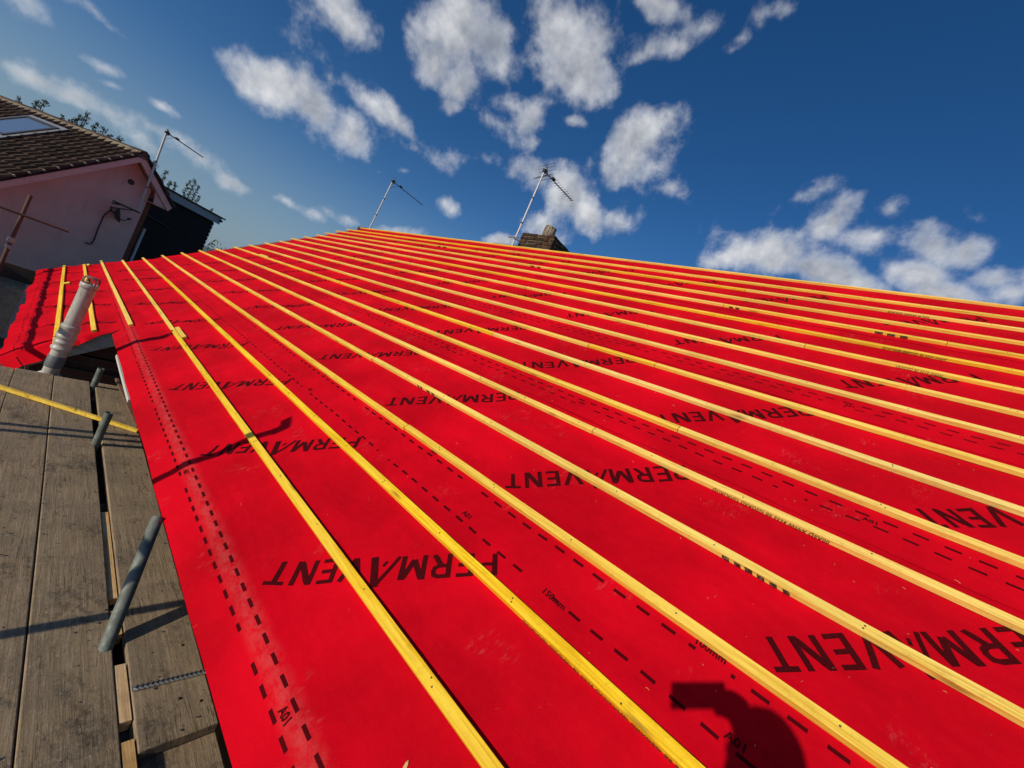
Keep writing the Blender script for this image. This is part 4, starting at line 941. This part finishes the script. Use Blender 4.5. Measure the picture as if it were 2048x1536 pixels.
for (u, v, D, h, r, lab) in ((452, 500, 60, 4.6, 1.9, 'dark distant tree just beyond the far verge, left of the others'), (508, 520, 75, 5.5, 2.5, 'distant tree half hidden behind the far verge'), (600, 560, 90, 6, 3, 'distant tree hidden below the roof line')):
    d_ = pixdir(u, v); p = CAMPOS + d_ * D; bush_tree((p.x, p.y, GZ), h, r, lab)

# ------------------------------------------------------------------ ground and hills
mb = MB(); S_ = 3000; mb.add([(-S_, -S_, GZ - .004), (S_, -S_, GZ - .004), (S_, S_, GZ - .004), (-S_, S_, GZ - .004)], [(0, 1, 2, 3)]); tag(mb.build('ground', GRASS, None, origin=(0, 0, GZ - .004)), kind='structure')
mb = MB(); mb.add([(-5, -6, GZ + .004), (1, -6, GZ + .004), (1, 15, GZ + .004), (-5, 15, GZ + .004)], [(0, 1, 2, 3)]); tag(mb.build('path', PAVE, None), kind='structure')
mb = MB(); vs = []; n_ = 120
for i in range(n_ + 1):
    an = -math.pi + 2 * math.pi * i / n_; hgt = 14 + 20 * abs(noise.noise(Vector((math.cos(an) * 2.2, math.sin(an) * 2.2, 0)))) + 6 * noise.noise(Vector((math.cos(an) * 9, math.sin(an) * 9, 4)))
    for (r, z) in ((1500, GZ), (1750, GZ + hgt), (2300, GZ + hgt * .8), (2600, GZ)): vs.append((math.cos(an) * r, math.sin(an) * r, z))
mb.add(vs, [(i * 4 + k, i * 4 + k + 1, i * 4 + 5 + k, i * 4 + 4 + k) for i in range(n_) for k in range(3)], 0, True); tag(mb.build('hills', HILL, None), kind='structure')

# ------------------------------------------------------------------ small litter on the roof
mb = MB()
def splinter(a, b, L, ang, h, w=.0012):
    dv = Vector((math.cos(ang), math.sin(ang))); pv = Vector((-dv.y, dv.x)) * w; vs = []
    for i in range(4):
        t_ = i / 3; q = Vector((a, b)) + dv * (L * (t_ - .5)) + pv * math.sin(t_ * 3 + a * 9) * 2.0; hh_ = h + .001 + .0025 * math.sin(t_ * math.pi) * (1 if L < .03 else 2)
        vs += [R(q.x - pv.x, q.y - pv.y, hh_), R(q.x + pv.x, q.y + pv.y, hh_ + .0008)]
    mb.add(vs, [(0, 1, 3, 2), (2, 3, 5, 4), (4, 5, 7, 6)])
def topsheet(a, b):
    k = max([i for i in range(5) if COURSE[i] <= b] or [0]); return felt_h(a, b, k)
for _ in range(300):
    a = -.9 + 4.5 * random.random() ** 1.8; b = random.uniform(-.1, 3.2) if a > .3 else random.uniform(.2, 2.6)
    if near_batten(b) < .028: continue
    splinter(a, b, random.uniform(.003, .012) * (2.2 if random.random() < .10 else 1), random.uniform(0, 3.14), topsheet(a, b), random.uniform(.00018, .00045))
o = mb.build('wood_shavings', STRAW, None); tag(o, 'tiny pale wood splinters scattered over the red membrane', 'wood shavings', kind='stuff')
mb = MB(); c0 = Vector((.53, .055)); h = topsheet(c0.x, c0.y)
pts_ = [(.0, .0), (.006, .004), (.016, .0065), (.028, .006), (.038, .002), (.033, -.002), (.020, -.003), (.008, -.0035)]
rot = Matrix.Rotation(rad(-118), 2); up_ = [R(*(c0 + rot @ Vector(p)), h + .003 + .003 * math.sin(i)) for i, p in enumerate(pts_)]; dn_ = [R(*(c0 + rot @ Vector(p)), h + .0008) for p in pts_]
n_ = len(pts_); mb.add(up_ + dn_, [tuple(range(n_)), tuple(range(2 * n_ - 1, n_ - 1, -1))] + [(i, n_ + i, n_ + (i + 1) % n_, (i + 1) % n_) for i in range(n_)])
tag(mb.build('wood_chip', STRAW, None), 'pale split wood chip lying on the membrane below the first batten, near the bottom edge', 'wood chip')
# debris on the boards
mb = MB()
for _ in range(260):
    x, y = random.uniform(-.98, -.31), random.uniform(1.3, 5.2)
    if random.random() < .3: x = random.uniform(-.25, -.05)
    s_ = random.uniform(.0015, .005); an = random.random() * 3; dx_, dy_ = math.cos(an) * s_ * random.uniform(1, 3), math.sin(an) * s_ * 2
    mb.box((x, y, BZ + .0035), (dx_, dy_, 0), (-dy_ * .5, dx_ * .4, 0), (0, 0, s_ * .6))
tag(mb.build('grit', BED, None), 'scattered grit and crumbs of mortar on the scaffold boards', 'grit', kind='stuff')

# ------------------------------------------------------------------ the photographer (only the shadow is in the picture)
SKIN = mat('skin', (.45, .24, .16), .55); g = NT(SKIN); g.col(g.mix(g.ramp(g.noise(g.obj(), 18, 4), .4, .7), (.47, .25, .17), (.40, .20, .13)))
JACKET = mat('navy_work_jacket', (.03, .04, .07), .85); TROUS = mat('grey_work_trousers', (.09, .09, .09), .9); HAIR = mat('dark_brown_hair', (.03, .02, .012), .8); BOOT = mat('tan_work_boot', (.20, .12, .05), .8)
PX, PY = -1.17, -.235
man = E('person', 'person in a navy work jacket and grey trousers holding up a phone on the scaffold', 'person', (PX, PY, BZ))
def skin_obj(name, verts, edges, radii, m_, parent, root=0, sub=2):
    me = bpy.data.meshes.new(name); org = WLOC[parent.name]; me.from_pydata([Vector(v) - org for v in verts], edges, []); me.materials.append(m_)
    o = bpy.data.objects.new(name, me); COL.objects.link(o); o.parent = parent; WLOC[o.name] = org.copy()
    sk_ = o.modifiers.new('skin', 'SKIN'); sk_.use_smooth_shade = True
    for i, r in enumerate(radii):
        me.skin_vertices[0].data[i].radius = (r, r) if not isinstance(r, tuple) else r
        me.skin_vertices[0].data[i].use_root = (i == root)
    s_ = o.modifiers.new('sub', 'SUBSURF'); s_.levels = sub; s_.render_levels = sub
    return o
fw = Vector((fwd.x, fwd.y, 0)).normalized(); rt = Vector((fw.y, -fw.x, 0)); base = Vector((PX, PY, BZ)); U = Vector((0, 0, 1))
def Bp(r, f, z): return base + rt * r + fw * f + U * z
ph_c = CAMPOS - fwd * .016 + right * .012
hand_r = ph_c + right * .088 - fwd * .012; hand_l = base + rt * -.30 + fw * .12 + U * .88
sh_r = Bp(.19, 0, 1.46); sh_l = Bp(-.19, 0, 1.46)
el_r = sh_r.lerp(hand_r, .5) - U * .19 + rt * .02; el_l = Bp(-.30, -.02, 1.14)
wr_r = hand_r.lerp(el_r, .22)
V = [Bp(0, 0, .98), Bp(0, 0, 1.14), Bp(0, 0, 1.34), Bp(0, .0, 1.48), Bp(0, .01, 1.54), Bp(0, .02, 1.60), # 0-5 spine to neck top
     sh_r, el_r, wr_r, sh_l, el_l, hand_l + U * .06,
     Bp(.10, 0, .92), Bp(.13, .03, .52), Bp(.14, 0, .10), Bp(-.10, 0, .92), Bp(-.13, .05, .52), Bp(-.14, .02, .10),
     Bp(.15, .16, .05), Bp(-.15, .18, .05)]
Ed = [(0, 1), (1, 2), (2, 3), (3, 4), (4, 5), (3, 6), (6, 7), (7, 8), (3, 9), (9, 10), (10, 11), (0, 12), (12, 13), (13, 14), (0, 15), (15, 16), (16, 17), (14, 18), (17, 19)]
Rd = [(.12, .09), (.11, .08), (.13, .09), (.09, .06), .056, .055, .055, .040, .030, .055, .042, .030, .070, .050, .036, .070, .050, .036, .03, .03]
skin_obj('body', V, Ed, Rd, SKIN, man)
# clothing follows the body, a little larger
skin_obj('jacket', [Bp(0, 0, .86), V[1], V[2], V[3] - U * .01, V[6], V[7], V[8] + (V[7] - V[8]) * .12, V[9], V[10], V[11] + U * .03], [(0, 1), (1, 2), (2, 3), (3, 4), (4, 5), (5, 6), (3, 7), (7, 8), (8, 9)], [(.185, .145), (.175, .135), (.20, .14), (.125, .10), .085, .060, .045, .092, .068, .05], JACKET, man)
skin_obj('trousers', [Bp(0, 0, .96)] + V[12:15] + V[15:18], [(0, 1), (1, 2), (2, 3), (0, 4), (4, 5), (5, 6)], [(.17, .13), .108, .085, .068, .108, .085, .068], TROUS, man)
for sg, yv in ((.145, .0), (-.145, .02)): skin_obj('boot', [Bp(sg, -.04 + yv, .06), Bp(sg, .08 + yv, .05), Bp(sg, .20 + yv, .04), Bp(sg, -.02 + yv, .16)], [(0, 1), (1, 2), (0, 3)], [.058, .052, .042, .056], BOOT, man, sub=1)
# head: an ovoid with brow, nose, mouth, ears
hc = Bp(0, .045, 1.705); hm = bmesh.new(); bmesh.ops.create_icosphere(hm, subdivisions=4, radius=1.0)
tilt = Matrix.Rotation(rad(0), 3, 'X')
for v in hm.verts:
    x, y, z = v.co  # x right, y forward, z up
    rx_, ry_, rz_ = .078, .096, .118
    if z < -.1: rx_ *= 1 + .30 * (z + .1); ry_ *= 1 + .12 * (z + .1)
    px2, py2, pz2 = x * rx_, y * ry_, z * rz_
    if y > .3:
        ez = pz2 - .006
        for ex in (-.031, .031): py2 -= .012 * math.exp(-(((px2 - ex) / .017) ** 2 + (ez / .013) ** 2))
        py2 += .024 * math.exp(-((px2 / .012) ** 2 + ((pz2 + .022) / .022) ** 2)); py2 += .006 * math.exp(-((px2 / .05) ** 2 + ((pz2 - .028) / .010) ** 2))
        py2 += .008 * math.exp(-((px2 / .024) ** 2 + ((pz2 + .060) / .007) ** 2)) - .005 * math.exp(-((px2 / .022) ** 2 + ((pz2 + .054) / .003) ** 2)); py2 += .008 * math.exp(-((px2 / .025) ** 2 + ((pz2 + .098) / .014) ** 2))
    v.co = rt * px2 + fw * py2 + U * pz2 + hc - base
me = bpy.data.meshes.new('head'); hm.to_mesh(me); hm.free(); me.materials.append(SKIN)
for p in me.polygons: p.use_smooth = True
hd = bpy.data.objects.new('head', me); COL.objects.link(hd); hd.parent = man; WLOC[hd.name] = base.copy()
mb = MB()
for sg in (-1, 1): mb.lathe(hc + rt * (.074 * sg) - fw * .004 - U * .004, rt * sg + fw * -.3, [(.001, 0), (.022, .004), (.030, .012), (.026, .016), (.014, .010), (.001, .006)], 14)
mb.build('ears', SKIN, man)
mb = MB()
for sg in (-1, 1): mb.lathe(hc + rt * (.031 * sg) + fw * .077 + U * .006, fw, [(.011, 0), (.0085, .005), (.001, .008)], 12)
mb.build('eyes', mat('eye_white', (.6, .58, .55), .3), man)
mb = MB(); vs = []; fs = []; nu, nv = 22, 9
for j in range(nv):
    ph_ = j / (nv - 1) * 1.75
    for i in range(nu):
        th = 2 * math.pi * i / nu; fr = math.cos(th); lim = ph_ if fr < .3 else ph_ * .62
        d_ = Vector((math.sin(th) * math.sin(lim), fr * math.sin(lim), math.cos(lim))); k_ = 1.07 + .02 * math.sin(i * 3.3 + j)
        vs.append(hc + rt * d_.x * .080 * k_ + fw * d_.y * .098 * k_ + U * d_.z * .121 * k_)
for j in range(nv - 1):
    for i in range(nu): fs.append((j * nu + i, j * nu + (i + 1) % nu, (j + 1) * nu + (i + 1) % nu, (j + 1) * nu + i))
mb.add(vs, fs, 0, True); mb.build('hair', HAIR, man)
# right hand: palm and five fingers around the end of the phone
def hand(name, wrist, palm, dirf, side, nrm, curl):
    vs = [wrist, palm]; ed = [(0, 1)]; rr = [.026, (.036, .016)]
    for i, (o_, L) in enumerate(((-.030, .062), (-.010, .072), (.010, .068), (.029, .054))):
        b0 = palm + side * o_ + dirf * .03; k = len(vs); p1_ = b0 + dirf * L * .45; p2_ = p1_ + dirf * L * .35 * (1 - curl) + nrm * L * .40 * curl; p3_ = p2_ + nrm * L * .34 * curl * 1.2 - dirf * L * .25 * curl
        vs += [b0, p1_, p2_, p3_]; ed += [(1, k), (k, k + 1), (k + 1, k + 2), (k + 2, k + 3)]; rr += [.010, .009, .0085, .0075]
    k = len(vs); t0_ = palm - side * .035 - dirf * .01; vs += [t0_, t0_ - side * .018 + dirf * .02 + nrm * .012, t0_ - side * .010 + dirf * .045 + nrm * .020]; ed += [(1, k), (k, k + 1), (k + 1, k + 2)]; rr += [.013, .011, .009]
    return skin_obj(name, vs, ed, rr, SKIN, man, sub=1)
hand('hand', wr_r, hand_r + right * .012 - fwd * .03 + down * .02, (-right * .75 + fwd * .2 - down * .3).normalized(), down, fwd * -.2 - right, .5)
hand('hand', hand_l + U * .06, hand_l - U * .02, Vector((0, 0, -1)), fw, rt, .35)
phn = E('phone', 'slim black phone held up by the person on the scaffold', 'phone', ph_c)
mb = MB(); mb.box(ph_c - right * .086 - down * .039 - fwd * .005, right * .160, down * .078, fwd * .008); mb.build('casing', CHARC, phn, bevel=.003)
mb = MB(); mb.box(ph_c - right * .083 - down * .036 - fwd * .0058, right * .154, down * .072, fwd * .0006); mb.build('screen', mat('phone_glass', (.01, .01, .012), .1), phn)
